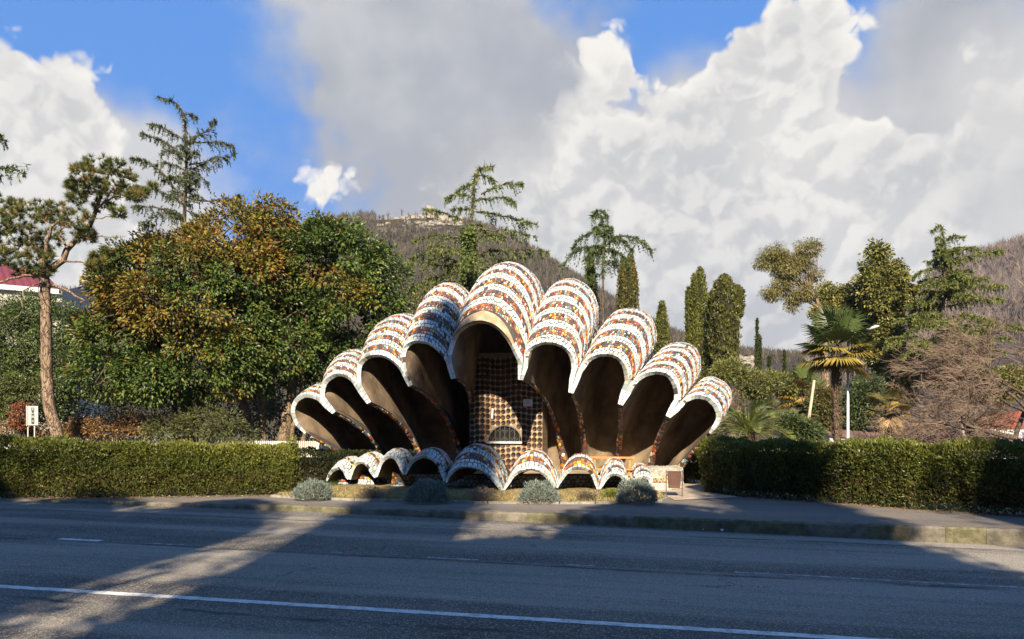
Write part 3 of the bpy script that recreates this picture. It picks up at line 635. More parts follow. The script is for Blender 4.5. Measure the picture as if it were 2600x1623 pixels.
# the small kiosk inside, its wall set with dark glass discs
def build_kiosk():
    rg = rng_(21); v0 = 2.8; c = on_depth(1284, 1150, lambda u: v0); w = 1.01; D = .85; x0, x1 = c[0] - w, c[0] + w; ztop = 3.55; zb = .33
    wx, wz, wr = c[0] - .02, 1.12, .47                   # window centre, sill height, half width
    kio = thing('kiosk', 'small kiosk inside the shell with a wall of dark round discs and arched window', 'kiosk', (OX, OY, 0), -TH)
    wallm = plain('kiosk_mortar', (.34, .245, .165), (.22, .155, .10), 14, .9, .5); n = 24
    arch = [(wx + wr * math.cos(a), wz + .02 + .45 * math.sin(a)) for a in np.linspace(0, math.pi, n)]
    mb = MB()
    # front wall as fans between the outline and the arched opening
    out = []
    for k, (ax, az) in enumerate(arch):
        t = k / (n - 1); out.append((x1, zb + (ztop - zb) * min(1, t * 3)) if t < 1 / 3 else ((x1 + (x0 - x1) * (t - 1 / 3) * 3, ztop) if t < 2 / 3 else (x0, ztop - (ztop - zb) * (t - 2 / 3) * 3)))
    V = np.array([(a, v0, z) for a, z in arch] + [(a, v0, z) for a, z in out] + [(a, v0 + .04, z) for a, z in arch]); i = np.arange(n - 1)
    mb.add(V, [np.stack([i, i + n, i + n + 1, i + 1], -1), np.stack([i, i + 1, i + 2 * n + 1, i + 2 * n], -1)])
    mb.add([(x0, v0, zb), (x1, v0, zb), (wx + wr, v0, wz + .02), (wx - wr, v0, wz + .02)], [np.array([(0, 1, 2, 3)])])
    for a in (x0, x1): mb.add([(a, v0, zb), (a, v0 + D, zb), (a, v0 + D, ztop), (a, v0, ztop)], [np.array([(0, 1, 2, 3)])])
    mb.add([(x0, v0, ztop), (x1, v0, ztop), (x1, v0 + D, ztop), (x0, v0 + D, ztop)], [np.array([(0, 1, 2, 3)])]); mb.build('wall', wallm, kio)
    mb = MB(); mb.add([(x0 + .03, v0 + .045, zb), (x1 - .03, v0 + .045, zb), (x1 - .03, v0 + .045, ztop - .1), (x0 + .03, v0 + .045, ztop - .1)], [np.array([(0, 1, 2, 3)])]); mb.build('dark_backing', plain('shade_black', (.008, .007, .006), None, 3, .9, 0), kio)  # near-black sheet close behind the window stands in for the shade inside
    a = np.linspace(0, 2 * np.pi, 14, endpoint=False); r = .065
    V = np.vstack([np.c_[r * np.cos(a), np.full(14, -.012), r * np.sin(a)], np.c_[r * .86 * np.cos(a), np.full(14, -.020), r * .86 * np.sin(a)], np.c_[r * .5 * np.cos(a), np.full(14, -.012), r * .5 * np.sin(a)], [[0, -.009, 0]], np.c_[r * np.cos(a), np.full(14, .004), r * np.sin(a)]])
    ii = np.arange(14); jj = (ii + 1) % 14; fs = [np.stack([ii, jj, jj + 14, ii + 14], -1), np.stack([ii + 14, jj + 14, jj + 28, ii + 28], -1), np.stack([ii + 28, jj + 28, np.full(14, 42)], -1), np.stack([jj, ii, ii + 43, jj + 43], -1)]
    def glass(g, b, out):
        oi = g.new('ShaderNodeObjectInfo'); g.put(b.inputs['Base Color'], g.mix(oi.outputs['Random'], (.012, .008, .006, 1), (.055, .028, .017, 1))); b.inputs['Roughness'].default_value = .5; b.inputs['Specular IOR Level'].default_value = .25
    me = MB().add(V, fs).build('disc', mat('dark_glass_disc', glass), mesh_only=True)
    stars = MB(); pit = 2 * w / 14; nc = 14; cnt = 0
    def inwin(x, z, m=.05): return abs(x - wx) < wr + m and wz - m < z and ((x - wx) / (wr + m)) ** 2 + ((z - wz) / (.45 + m)) ** 2 < 1
    cols = np.array([(.62, .25, .10), (.60, .33, .16), (.62, .46, .28), (.50, .46, .36), (.66, .48, .06), (.30, .42, .32), (.60, .14, .08), (.55, .44, .32)]); cp = [.28, .2, .17, .12, .08, .04, .06, .05]
    for cc in range(nc):
        for rr in range(20):
            x = x0 + (cc + .5) * pit + rg.uniform(-.008, .008); z = zb + .12 + rr * .152 + (.03 * math.sin(cc * .9)) + rg.uniform(-.008, .008)
            if z > ztop - .08: continue
            if not inwin(x, z) and cnt < 296:
                o = link('disc', me, kio); o.location = (x, v0, z); s = rg.uniform(.9, 1.08); o.scale = (s, 1, s); o.rotation_euler = (rg.uniform(-.05, .05), rg.uniform(0, 6), rg.uniform(-.05, .05)); cnt += 1
            sx, sz = x + pit / 2, z + .076
            if not inwin(sx, sz, .02) and sx < x1 - .03 and sz < ztop - .05:
                e = .042; k = .016; P = []
                for m_ in range(4):
                    t = m_ * math.pi / 2; P += [(sx + e * math.cos(t), sz + e * math.sin(t)), (sx + k * math.cos(t + .785), sz + k * math.sin(t + .785))]
                P = np.array(P); stars.add(np.vstack([np.c_[P[:, 0], np.full(8, v0 - .006), P[:, 1]]]), [np.arange(8)[None]], cols[rg.choice(8, p=cp)] * rg.uniform(.85, 1.1))
    for rr in range(22):                                # glass shards on the visible side wall
        for cc in range(5): z = zb + .1 + rr * .145; y = v0 + .08 + cc * .16; stars.add([(x1 + .006, y, z), (x1 + .006, y + .05, z), (x1 + .006, y + .05, z + .1), (x1 + .006, y, z + .1)], [np.array([(0, 1, 2, 3)])], (.03, .02, .015))
    tag(stars.build('star_tiles', TILE, kio), kind='stuff')
    MB().box((wx - wr - .03, v0 - .07, wz - .035), (wx + wr + .03, v0 + .1, wz + .015)).build('sill', plain('white_sill', (.62, .58, .52), None, 8, .7, .2), kio)
    gm = plain('grille_iron', (.26, .25, .235), (.16, .155, .145), 20, .5, .1, metal=.4)
    gr = MB(); yv = v0 - .012
    for k in range(-3, 4):
        x = wx + k * .135; hh = .45 * math.sqrt(max(0, 1 - (k * .135 / wr) ** 2)); gr.tube([(x, yv, wz), (x, yv, wz + hh * .55), (x, yv, wz + hh)], .005, 5)
    gr.tube([(wx + wr * math.cos(t), yv, wz + .45 * math.sin(t)) for t in np.linspace(0, math.pi, 24)], .010, 5); gr.tube([(wx - wr, yv, wz + .025), (wx, yv, wz + .025), (wx + wr, yv, wz + .025)], .008, 5)
    go = gr.build('grille', gm, kio)
    for k in range(6):
        for z0, sgn in ((wz + .10, 1), (wz + .30, -1)):
            x = wx + (k - 2.5) * .135
            if z0 > wz + .2 and abs(k - 2.5) > 1.6: continue
            t = np.linspace(0, 5.2, 20); rr_ = .045 * (1 - t / 7); MB().tube(np.c_[x + rr_ * np.cos(t + 2) * (1 if k % 2 else -1), np.full(20, yv - .006), z0 + sgn * rr_ * np.sin(t + 2)], .004, 4).build('scroll', gm, go)
    paper = plain('white_paper', (.75, .75, .74), (.68, .68, .67), 3, .8, 0)
    def sheet(name, label, x, z, w_, h_, tilt=0):
        o = MB().box((-w_ / 2, -.003, 0), (w_ / 2, .003, h_)).build(name, paper); T_ = to_w((x, v0 - .032, z)); o.location = T_; o.rotation_euler = (0, tilt, -TH); return tag(o, label, 'paper')
    p = on_depth(1250, 1063, lambda u: v0); sheet('paper_strip', 'narrow white paper strip left of the arched kiosk window', p[0], p[2], .05, .27, .06)
    p = on_depth(1341, 1032, lambda u: v0); o = sheet('paper_notice', 'white paper notice on the kiosk wall above the right of the window', p[0], p[2], .25, .19); o2 = MB()
    for r in range(4): o2.box((-.10, -.0045, .03 + r * .038), (.09 - .03 * (r % 2), -.0038, .04 + r * .038))
    o2.build('print', plain('print_ink', (.10, .10, .13), None, 3, .8, 0), o)
    b = thing('bench', 'orange brown timber bench inside the shell above the right lower lobes', 'bench', tuple(to_w((0, 0, 0))), -TH)
    wood = plain('varnished_wood', (.50, .24, .07), (.36, .16, .045), 12, .5, .2)
    pa, pb = on_depth(1497, 1161, lambda u: 1.95), on_depth(1612, 1159, lambda u: 1.95); xa, xb, zt = pa[0], pb[0], pa[2]
    MB().box((xa, 1.93, zt - .03), (xb, 1.965, zt + .02)).build('backrest', wood, b); MB().box((xa, 1.55, .47), (xb, 1.92, .505)).build('seat', wood, b)
    for x in (xa + .1, xb - .15):
        MB().box((x, 1.60, .33), (x + .05, 1.64, .47)).build('leg', wood, b); MB().box((x, 1.966, .33), (x + .05, 2.0, zt - .01)).build('leg', wood, b)
def to_w(L): return (OX + L[0] * rx + L[1] * bx, OY + L[0] * ry + L[1] * by, L[2])
build_kiosk()
# ------------------------------------------------------------------ vegetation helpers
def leaves(mb, C, D, N, L, W, col, fold=.25):
    """one folded leaf (two triangles a side) per row"""
    n = len(C); L = np.broadcast_to(L, (n,))[:, None]; W = np.broadcast_to(W, (n,))[:, None]; D = nrm(D); S = nrm(np.cross(D, N)); N = nrm(np.cross(S, D))
    V = np.stack([C, C + D * L * .5 + S * W * .5 + N * W * fold, C + D * L, C + D * L * .5 - S * W * .5 + N * W * fold], 1).reshape(-1, 3)
    i = np.arange(n)[:, None] * 4; T = np.vstack([i + np.array([[0, 1, 2]]), i + np.array([[0, 2, 3]])])
    mb.add(V, T, np.repeat(np.broadcast_to(col, (n, 3)), 4, 0)); return mb
def blades(mb, C, D, S, L, W, col):
    """narrow triangles"""
    n = len(C); L = np.broadcast_to(L, (n,))[:, None]; W = np.broadcast_to(W, (n,))[:, None]; S = nrm(S) * W * .5
    V = np.stack([C - S, C + S, C + nrm(D) * L], 1).reshape(-1, 3); mb.add(V, np.arange(3 * n).reshape(n, 3), np.repeat(np.broadcast_to(col, (n, 3)), 3, 0)); return mb
def pick(rg, n, cols, p=None, var=.18):
    cols = np.array(cols); return cols[rg.choice(len(cols), n, p=p)] * rg.uniform(1 - var, 1 + var, (n, 1)) * rg.uniform(.94, 1.06, (n, 3))
def sub_clumps(rg, ells, n, skin=.45):
    """points spread over the skin and inside of a set of ellipsoids: (centre, radii)"""
    c = np.array([e[0] for e in ells]); r = np.array([e[1] for e in ells]); w = (r[:, 0] * r[:, 2]); w = w / w.sum(); k = rg.choice(len(ells), n, p=w)
    d = unit(rg, n); rad = rg.uniform(skin, 1.0, n) ** .5; return c[k] + d * r[k] * rad[:, None], d
def leafy_crown(rg, ells, nsub, per, sub_r, L, W, colfn, droop=.2, fold=.25, flat=.7, skin=.45):
    P, d = sub_clumps(rg, ells, nsub, skin); mb = MB(); n = nsub * per; dd = unit(rg, n); C = np.repeat(P, per, 0) + dd * np.array([1, 1, flat]) * (rg.uniform(.25, 1, n) ** .6)[:, None] * np.repeat(rg.uniform(.6, 1.25, nsub), per)[:, None] * sub_r
    out = np.repeat(d, per, 0); D = nrm(dd * .9 + out * .5 + rg.normal(size=(n, 3)) * .4 - np.array([0, 0, droop])); N = nrm(out * .6 + np.array([0, -.25, .6]) + rg.normal(size=(n, 3)) * .5)
    leaves(mb, C, D, N, L * rg.uniform(.7, 1.2, n), W * rg.uniform(.75, 1.2, n), colfn(rg, P, per, C), fold); return mb
def limb(mb, P, r0, r1, n=7, seg=14, wob=0, rg=None):
    Q = catmull(P, seg)
    if wob: Q[1:-1] += rg.normal(size=(seg - 2, 3)) * wob
    mb.tube(Q, np.linspace(r0, r1, seg), n); return Q

# ------------------------------------------------------------------ hedges
def hedge(name, label, path, h0, h1, w, n, cols, seed, base=0., core=True):
    rg = rng_(seed); root = thing(name, label, 'hedge', tuple(np.array([*path[0], base]))); path = np.array([(a, b, 0) for a, b in path], float); P = catmull(path, 60); o0 = np.array([*path[0][:2], base])
    tan = nrm(np.gradient(P, axis=0)); nn = np.stack([-tan[:, 1], tan[:, 0], np.zeros(60)], -1); H = np.linspace(h0, h1, 60)
    cw = w * .5 - .22; V = []
    for p, m, h in zip(P, nn, H):
        for a, z in ((-cw, .12), (-cw * 1.02, h * .55), (-cw * .9, h - .24), (0, h - .2), (cw * .9, h - .24), (cw, .12)): V.append(p + m * (a + rg.uniform(-.03, .03)) + np.array([0, 0, z + rg.uniform(-.02, .02)]))
    V = np.array(V); V[:, 2] += base
    MB().add(V - o0, [grid_faces(60, 6), np.arange(6)[None], np.arange(6)[None] + 354]).build('twig_core', plain('hedge_twigs', (.040, .032, .018), (.018, .016, .009), 14, .95, .6), root)
    # leaf sprays over front, top, back and ends
    t = rg.random(n) * 59; i = np.clip(t.astype(int), 0, 58); f = (t - i)[:, None]; p = P[i] * (1 - f) + P[i + 1] * f; m = nn[i]; hh = np.interp(t, np.arange(60), H)
    face = rg.choice(4, n, p=[.56, .32, .08, .04]); a = np.where(face == 0, -w / 2, np.where(face == 2, w / 2, rg.uniform(-w / 2, w / 2, n))); z = np.where(face == 1, hh, rg.random(n) ** .9 * hh)
    end = face == 3; e0 = rg.random(n) < .5; p = np.where((end & e0)[:, None], P[0] - tan[0] * .02, p); p = np.where((end & ~e0)[:, None], P[-1] + tan[-1] * .02, p); 
    rnd = np.where((face == 0) | (face == 2), np.clip((z - (hh - .14)) / .14, 0, 1) ** 2 * .10, 0); a = a - np.sign(a) * rnd
    C = p + m * a[:, None]; C[:, 2] = z + base; ln = smooth_noise(C, 1.7, seed) * .085 + smooth_noise(C, 5.0, seed + 1) * .065; out = np.where((face == 1)[:, None], np.array([0, 0, 1.]), np.where((face == 0)[:, None], -m, np.where((face == 2)[:, None], m, np.where(e0[:, None], -tan[0], tan[-1]))))
    dep = rg.random(n) ** 2 * .16; ln = ln - np.clip(-.35 - smooth_noise(C, 3.2, seed + 9), 0, .5) * .16; C = C + out * (ln - dep)[:, None]
    D = nrm(out * .55 + np.array([0, 0, .75]) + rg.normal(size=(n, 3)) * .55); N = nrm(out + rg.normal(size=(n, 3)) * .6)
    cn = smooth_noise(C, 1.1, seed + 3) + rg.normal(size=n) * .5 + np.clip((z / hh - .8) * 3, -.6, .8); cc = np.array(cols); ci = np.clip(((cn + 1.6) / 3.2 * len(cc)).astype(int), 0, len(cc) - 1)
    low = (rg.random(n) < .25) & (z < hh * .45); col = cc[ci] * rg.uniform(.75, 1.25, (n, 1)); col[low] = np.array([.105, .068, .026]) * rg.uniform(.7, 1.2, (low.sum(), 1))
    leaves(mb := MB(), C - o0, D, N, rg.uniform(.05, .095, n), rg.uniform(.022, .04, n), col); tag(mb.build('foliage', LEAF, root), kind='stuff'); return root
HG = [(.034, .042, .010), (.054, .066, .012), (.085, .10, .016), (.118, .132, .021), (.165, .17, .03)]
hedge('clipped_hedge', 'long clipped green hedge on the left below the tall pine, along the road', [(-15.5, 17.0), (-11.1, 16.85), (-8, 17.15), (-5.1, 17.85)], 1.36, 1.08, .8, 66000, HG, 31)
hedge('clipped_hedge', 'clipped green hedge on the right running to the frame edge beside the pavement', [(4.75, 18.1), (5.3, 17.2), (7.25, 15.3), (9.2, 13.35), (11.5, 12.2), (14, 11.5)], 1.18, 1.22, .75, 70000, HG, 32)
hedge('clipped_hedge', 'short low hedge with shade put into its leaf colours, between the left hedge and the shell', [(-6.2, 21.2), (-4.4, 21.4), (-2.8, 21.9)], .88, .84, .7, 9000, [(.014, .018, .006), (.02, .026, .008), (.03, .036, .01)], 33)  # near-black leaf colours stand in for shade over this hedge
hedge('clipped_hedge', 'low sunlit green hedge behind the litter bin beside the path', [(4.55, 21.2), (5.6, 20.2), (6.6, 19.6)], .75, .75, .6, 8000, HG[1:], 34)

# ------------------------------------------------------------------ conifers
def needles_on(mb, rg, P, D, n_per, L, W, col, spread=.8):
    n = len(P) * n_per; Dd = nrm(np.repeat(nrm(D), n_per, 0) + rg.normal(size=(n, 3)) * spread); C = np.repeat(P, n_per, 0); S = nrm(np.cross(Dd, unit(rg, n)))
    blades(mb, C, Dd, S, L * rg.uniform(.7, 1.2, n), W * rg.uniform(.8, 1.2, n), np.repeat(col, n_per, 0) if len(col) == len(P) else col)
CED = [(.045, .068, .024), (.068, .093, .030), (.095, .12, .038), (.125, .145, .045)]
def cedar(name, label, Y, trunk, branches, extra, seed, r0=.22, cols=CED, tas=.34, dens=1.0, spread=None, ivy=None, base_z=0., inc=4.5):
    """drooping cedar: trunk pixels from top to foot, branches as (start, tip, sag) in photo pixels"""
    rg = rng_(seed); T = np.array([at(*p, Y) for p in trunk]); foot = T[-1].copy(); foot[2] = ground_z(foot[0], foot[1]) + base_z
    root = thing(name, label, 'tree', tuple(foot)); T = np.vstack([T, foot])[::-1]; s = 22; Tc = catmull(T, s); mb = MB(); mb.tube(Tc - foot, r0 * np.linspace(1, .10, s), 8); mb.build('trunk', BARK_DARK, root, smooth=True)
    H = Tc[-1, 2] - foot[2]; px = Y / F; wood, fol = MB(), MB(); br = []
    for st, tip, sag in branches:
        a, b = at(*st, Y), at(*tip, Y); b[1] += rg.uniform(-.35, .35) * abs(b[0] - a[0]); br.append((a, b, sag * px))
    for k in range(extra):
        f = rg.uniform(.0, 1) ** .8; zz = foot[2] + H * (spread[0] + (spread[1] - spread[0]) * f) if spread else foot[2] + H * (.35 + .6 * f); c = np.array([np.interp(zz, Tc[:, 2], Tc[:, m]) for m in range(3)]); az = rg.uniform(0, 6.283); ln = (inc * (1 - (zz - foot[2]) / H) + .35) * rg.uniform(.6, 1.05)
        br.append((c, c + np.array([math.cos(az), math.sin(az), rg.uniform(-.05, .22)]) * ln, .10 * ln))
    for a, b, sag in br:
        L = np.linalg.norm(b - a); m = max(6, int(L / .28)); t = np.linspace(0, 1, m)[:, None]; mid = (a + b) / 2 + np.array([0, 0, sag]); P = (1 - t) ** 2 * a + 2 * t * (1 - t) * (2 * mid - (a + b) / 2) + t ** 2 * b
        P[1:-1] += rg.normal(size=(m - 2, 3)) * .03; wood.tube(P - foot, np.linspace(.020 + .011 * L, .006, m), 5)
        dirn = nrm(b - a); side = nrm(np.cross(dirn, [0, 0, 1])); nb = int(L * 9 * dens) + 3; tt = np.clip(rg.beta(1.3, 1.0, nb), .06, 1); k = tt * (m - 1); i = np.clip(k.astype(int), 0, m - 2); f = (k - i)[:, None]; Q = P[i] * (1 - f) + P[i + 1] * f
        sl = rg.choice([-1, 1], nb) * rg.uniform(.1, 1, nb) * (.15 + .55 * np.sin(np.clip(tt * 1.1, 0, 1) * 3.0)) * min(1, L / 2.2)
        E = Q + side * sl[:, None] + dirn * (np.abs(sl) * .6)[:, None] + np.array([0, 0, -.5]) * (np.abs(sl) * .45)[:, None]
        ln = tas * rg.uniform(.35, 1.15, nb) * (1.1 - .5 * tt); m2 = 7
        for frac in np.linspace(.1, 1, 5): needles_on(fol, rg, (Q + (E - Q) * frac) - foot, (E - Q) + np.array([0, 0, .05]), 4, .15, .045, pick(rg, nb, cols), .9)
        for frac in np.linspace(.1, 1, 4):
            hp = E + np.array([0, 0, -1.]) * (ln * frac)[:, None] + dirn * (ln * frac * .25)[:, None]; needles_on(fol, rg, hp - foot, np.tile([0, 0, -1.], (nb, 1)) + dirn * .2, 3, .13, .038, pick(rg, nb, cols), .55)
        # needles straight on the branch
        need = P[1:]; needles_on(fol, rg, np.repeat(need, 3, 0) - foot + rg.normal(size=(len(need) * 3, 3)) * .05, np.tile(dirn + np.array([0, 0, -.2]), (len(need) * 3, 1)), 3, .16, .045, pick(rg, len(need) * 3, cols), 1.0)
    # leader
    top = Tc[int(s * .72):]; top = catmull(top, 40); needles_on(fol, rg, top - foot, np.tile([0, 0, -.4], (40, 1)), 14, .30, .05, pick(rg, 40, cols), .9)
    if ivy:
        z0, z1_, wd, n = ivy; z = rg.uniform(z0, z1_, n); c = np.stack([np.interp(z, Tc[:, 2], Tc[:, m]) for m in range(3)], -1); az = rg.uniform(0, 6.283, n); rr = wd * rg.uniform(.55, 1.2, n); C = c + np.stack([np.cos(az) * rr, np.sin(az) * rr, np.zeros(n)], -1)
        out = np.stack([np.cos(az), np.sin(az), np.full(n, .3)], -1); iv = MB(); leaves(iv, C - foot, nrm(out * .4 + rg.normal(size=(n, 3)) * .5 - np.array([0, 0, .5])), out, rg.uniform(.10, .2, n), rg.uniform(.08, .14, n), pick(rg, n, [(.05, .085, .018), (.085, .12, .024), (.12, .14, .03)])); iv.build('ivy', LEAF, root)
    wood.build('branches', BARK_DARK, root); fol.build('crown', NEEDLE, root); return root
z4 = lambda x, y: (x / 3.0243, 200 + y / 3.024)
cedar('cedar', 'tall drooping cedar with bent tip behind the pine on the left', 33, [(403, 246), (430, 250), (463, 283), (473, 349), (473, 431), (468, 560), (466, 700)],
      [(z4(1420, 600), z4(1030, 372), 8), (z4(1420, 470), z4(1130, 340), 8), (z4(1450, 480), z4(1680, 345), -6), (z4(1450, 500), z4(1755, 495), 8), (z4(1450, 660), z4(1775, 545), -4), (z4(1420, 640), z4(1245, 600), 18), (z4(1420, 700), z4(1190, 660), 8),
       (z4(1400, 940), z4(1010, 615), 30), (z4(1430, 800), z4(1625, 880), 34), (z4(1430, 910), z4(1840, 885), -12), (z4(1400, 1050), z4(985, 975), 10), (z4(1400, 960), z4(980, 815), 16), (z4(1430, 1010), z4(1620, 1050), -8), (z4(1400, 820), z4(1290, 770), 10), (z4(1430, 720), z4(1600, 690), 10), (z4(1420, 900), z4(1270, 900), 12), (z4(1400, 1060), z4(1030, 1130), 24)],
      10, 41, .2, [(.042, .058, .034), (.065, .083, .040), (.095, .11, .046), (.12, .125, .052)], spread=(.62, .95), inc=5)
zD = lambda x, y: (900 + x / 4.448, 420 + y / 4.447)
cedar('cedar', 'ivy clad drooping cedar rising right behind the top of the shell', 31, [(1251, 423), (1224, 423), (1206, 450), (1202, 510), (1197, 555), (1190, 600), (1190, 667), (1190, 800)],
      [(zD(1360, 110), zD(1585, 170), 4), (zD(1430, 330), zD(1880, 225), 10), (zD(1330, 220), zD(1160, 295), 4), (zD(1340, 380), zD(1030, 370), 12), (zD(1370, 400), zD(1810, 465), 10), (zD(1380, 530), zD(2060, 610), 4), (zD(1330, 510), zD(1110, 495), 5), (zD(1240, 640), zD(780, 485), 10),
       (zD(1400, 740), zD(2040, 840), 5), (zD(1230, 800), zD(690, 860), 6), (zD(1350, 1020), zD(2180, 1000), 10), (zD(1240, 1000), zD(590, 1030), 14), (zD(1250, 1170), zD(380, 1100), 6), (zD(1250, 1200), zD(650, 1360), 10), (zD(1350, 1200), zD(1980, 990), -4), (zD(1240, 1300), zD(480, 1480), 12), (zD(1350, 700), zD(1440, 690), 4), (zD(1300, 1100), zD(860, 1090), 4)],
      14, 42, .2, [(.060, .082, .026), (.09, .115, .032), (.125, .15, .040), (.16, .175, .05)], spread=(.35, .75), ivy=(1.5, 9.6, .26, 5200), inc=6)
z5 = lambda x, y: (1400 + x / 4.2, 500 + y / 4.2)
cedar('cedar', 'slender umbrella shaped cedar with drooping shoots above the right of the shell', 34, [(1505, 548), (1515, 535), (1527, 550), (1535, 595), (1533, 643), (1531, 714), (1531, 860)],
      [(z5(510, 150), z5(440, 215), 3), (z5(520, 150), z5(592, 222), 4), (z5(560, 330), z5(468, 400), 12), (z5(565, 330), z5(665, 390), 10), (z5(555, 440), z5(238, 555), 26), (z5(575, 530), z5(1045, 610), 34), (z5(545, 560), z5(125, 715), 24), (z5(575, 440), z5(860, 600), 20), (z5(560, 570), z5(840, 820), 26), (z5(550, 580), z5(350, 700), 20), (z5(550, 830), z5(390, 860), 4), (z5(560, 600), z5(700, 690), 16), (z5(560, 450), z5(700, 500), 12)],
      6, 43, .13, [(.05, .075, .030), (.075, .105, .038), (.105, .135, .046)], tas=.62, dens=1.5, spread=(.80, .93), inc=3)
z6 = lambda x, y: (1880 + x / 2.5625, 560 + y / 2.5625)
cedar('cedar', 'broad layered cedar above the bare tree on the right, before the hillside', 37, [(2364, 588), (2376, 571), (2390, 575), (2399, 638), (2396, 755), (2391, 833), (2391, 960)],
      [(z6(1330, 150), z6(1265, 130), 6), (z6(1340, 130), z6(1440, 120), 6), (z6(1335, 230), z6(1270, 255), 6), (z6(1340, 200), z6(1575, 180), 10), (z6(1350, 260), z6(1660, 215), 4), (z6(1330, 310), z6(1150, 360), 10), (z6(1330, 400), z6(1160, 430), 8), (z6(1340, 350), z6(1500, 340), 8), (z6(1340, 420), z6(1625, 380), 8), (z6(1340, 470), z6(1740, 415), 6), (z6(1330, 510), z6(1120, 545), 8),
       (z6(1340, 560), z6(1690, 520), 8), (z6(1330, 610), z6(1140, 690), 12), (z6(1330, 620), z6(1060, 775), 14), (z6(1340, 640), z6(1660, 640), 6), (z6(1340, 700), z6(1790, 720), 8), (z6(1330, 760), z6(1090, 880), 16), (z6(1330, 480), z6(1180, 520), 6), (z6(1340, 520), z6(1560, 500), 6)],
      70, 44, .2, [(.07, .09, .026), (.105, .125, .032), (.145, .165, .042), (.19, .20, .05)], tas=.3, dens=1.5, spread=(.45, .95), inc=5.2)
cedar('cedar', 'cedar mostly outside the left frame edge with branch tips showing against the sky', 27, [(-150, 200), (-145, 330), (-140, 500), (-140, 800)],
      [((-140, 470), (60, 420), 10), ((-140, 380), (8, 348), 8), ((-140, 430), (-20, 440), 5)], 10, 45, .2, spread=(.5, .95), inc=4)

def pine():
    rg = rng_(51); Y = 21.0; tr = [(113, 690), (115, 740), (117, 800), (118, 850), (119, 940), (127, 1040), (147, 1110)]; T = np.array([at(*p, Y) for p in tr]); foot = T[-1].copy(); foot[:] = at(152, 1215, Y); foot[2] = 0
    root = thing('pine_tree', 'pine with bare leaning trunk and tufted crown at the left edge', 'tree', tuple(foot)); mb = MB(); limb(mb, np.vstack([T, foot])[::-1] - foot, .17, .125, 12, 30, .006, rg); mb.build('trunk', BARK_PINE, root, smooth=True)
    br = MB(); J = at(113, 690, Y)
    def A(x, y, d=0): p = at(x, y, Y + d); return p
    lims = [([J, A(159, 663, .1), A(172, 630, .15), A(205, 597, .2), A(235, 557, .2), A(255, 497, .1), A(275, 448)], .10, .035), ([J, A(100, 640, .2), A(70, 600, .4), A(40, 570, .5)], .08, .03), ([J, A(118, 640, -.3), A(125, 590, -.5), A(150, 560, -.6)], .07, .03),
            ([A(205, 597, .2), A(240, 600), A(300, 602, -.2), A(318, 600, -.3)], .022, .008), ([A(112, 705), A(70, 700, -.3), A(20, 712, -.6), A(-20, 725, -.6)], .05, .02), ([A(114, 725), A(150, 730, -.2), A(200, 755, -.4), A(215, 765, -.5)], .055, .02), ([A(159, 663), A(200, 665), A(240, 675), A(265, 680)], .03, .012),
            ([A(113, 715), A(60, 740, -.5), A(55, 790, -.6), A(15, 830, -.6)], .02, .006), ([A(113, 700), A(98, 740, -.3), A(125, 790, -.35), A(125, 820, -.35)], .016, .006), ([A(255, 497), A(225, 470), A(205, 450)], .03, .012), ([A(245, 530), A(290, 500), A(350, 495)], .03, .01), ([A(235, 557), A(290, 548), A(312, 545)], .018, .007), ([A(172, 630), A(150, 590), A(190, 560)], .035, .012)]
    for P, a, b in lims: limb(br, np.array(P) - foot, a, b, 6, 12, .012, rg)
    br.build('branches', BARK_PINE, root, smooth=True)
    cl = [(20, 530, 45), (60, 548, 48), (105, 538, 42), (150, 548, 44), (190, 560, 40), (40, 595, 45), (90, 635, 42), (130, 608, 40), (20, 655, 34), (215, 600, 26), (95, 665, 40), (110, 690, 28), (60, 690, 26), (210, 440, 32), (250, 420, 36), (292, 425, 32), (320, 450, 24), (235, 478, 38), (282, 478, 38), (322, 488, 28), (360, 490, 20), (386, 472, 11), (196, 505, 24), (262, 525, 26), (300, 540, 20), (200, 478, 26), (245, 655, 14), (268, 640, 13), (228, 600, 18), (-30, 560, 50), (-20, 640, 40), (180, 470, 14), (212, 428, 14), (340, 500, 20), (235, 680, 16), (262, 668, 12)]
    fol = MB()
    for x, y, r in cl:
        c = at(x, y, Y + rg.uniform(-.7, .7)); rr = r / F * Y; m = max(6, int(r * 1.15)); d = unit(rg, m); P = c + d * (rg.uniform(.3, 1, m) ** .5)[:, None] * rr * np.array([1, .9, .75]); tip = nrm(d * .7 + np.array([0, 0, .8])); needles_on(fol, rg, P - foot, tip, 34, .16, .019, pick(rg, m, [(.07, .085, .022), (.11, .12, .028), (.16, .15, .034), (.19, .125, .045), (.045, .06, .02)], [.26, .3, .22, .1, .12]), .75)
    fol.build('crown', NEEDLE, root)
pine()
CYP = [(.070, .085, .018), (.10, .112, .022), (.13, .14, .028), (.165, .16, .032)]
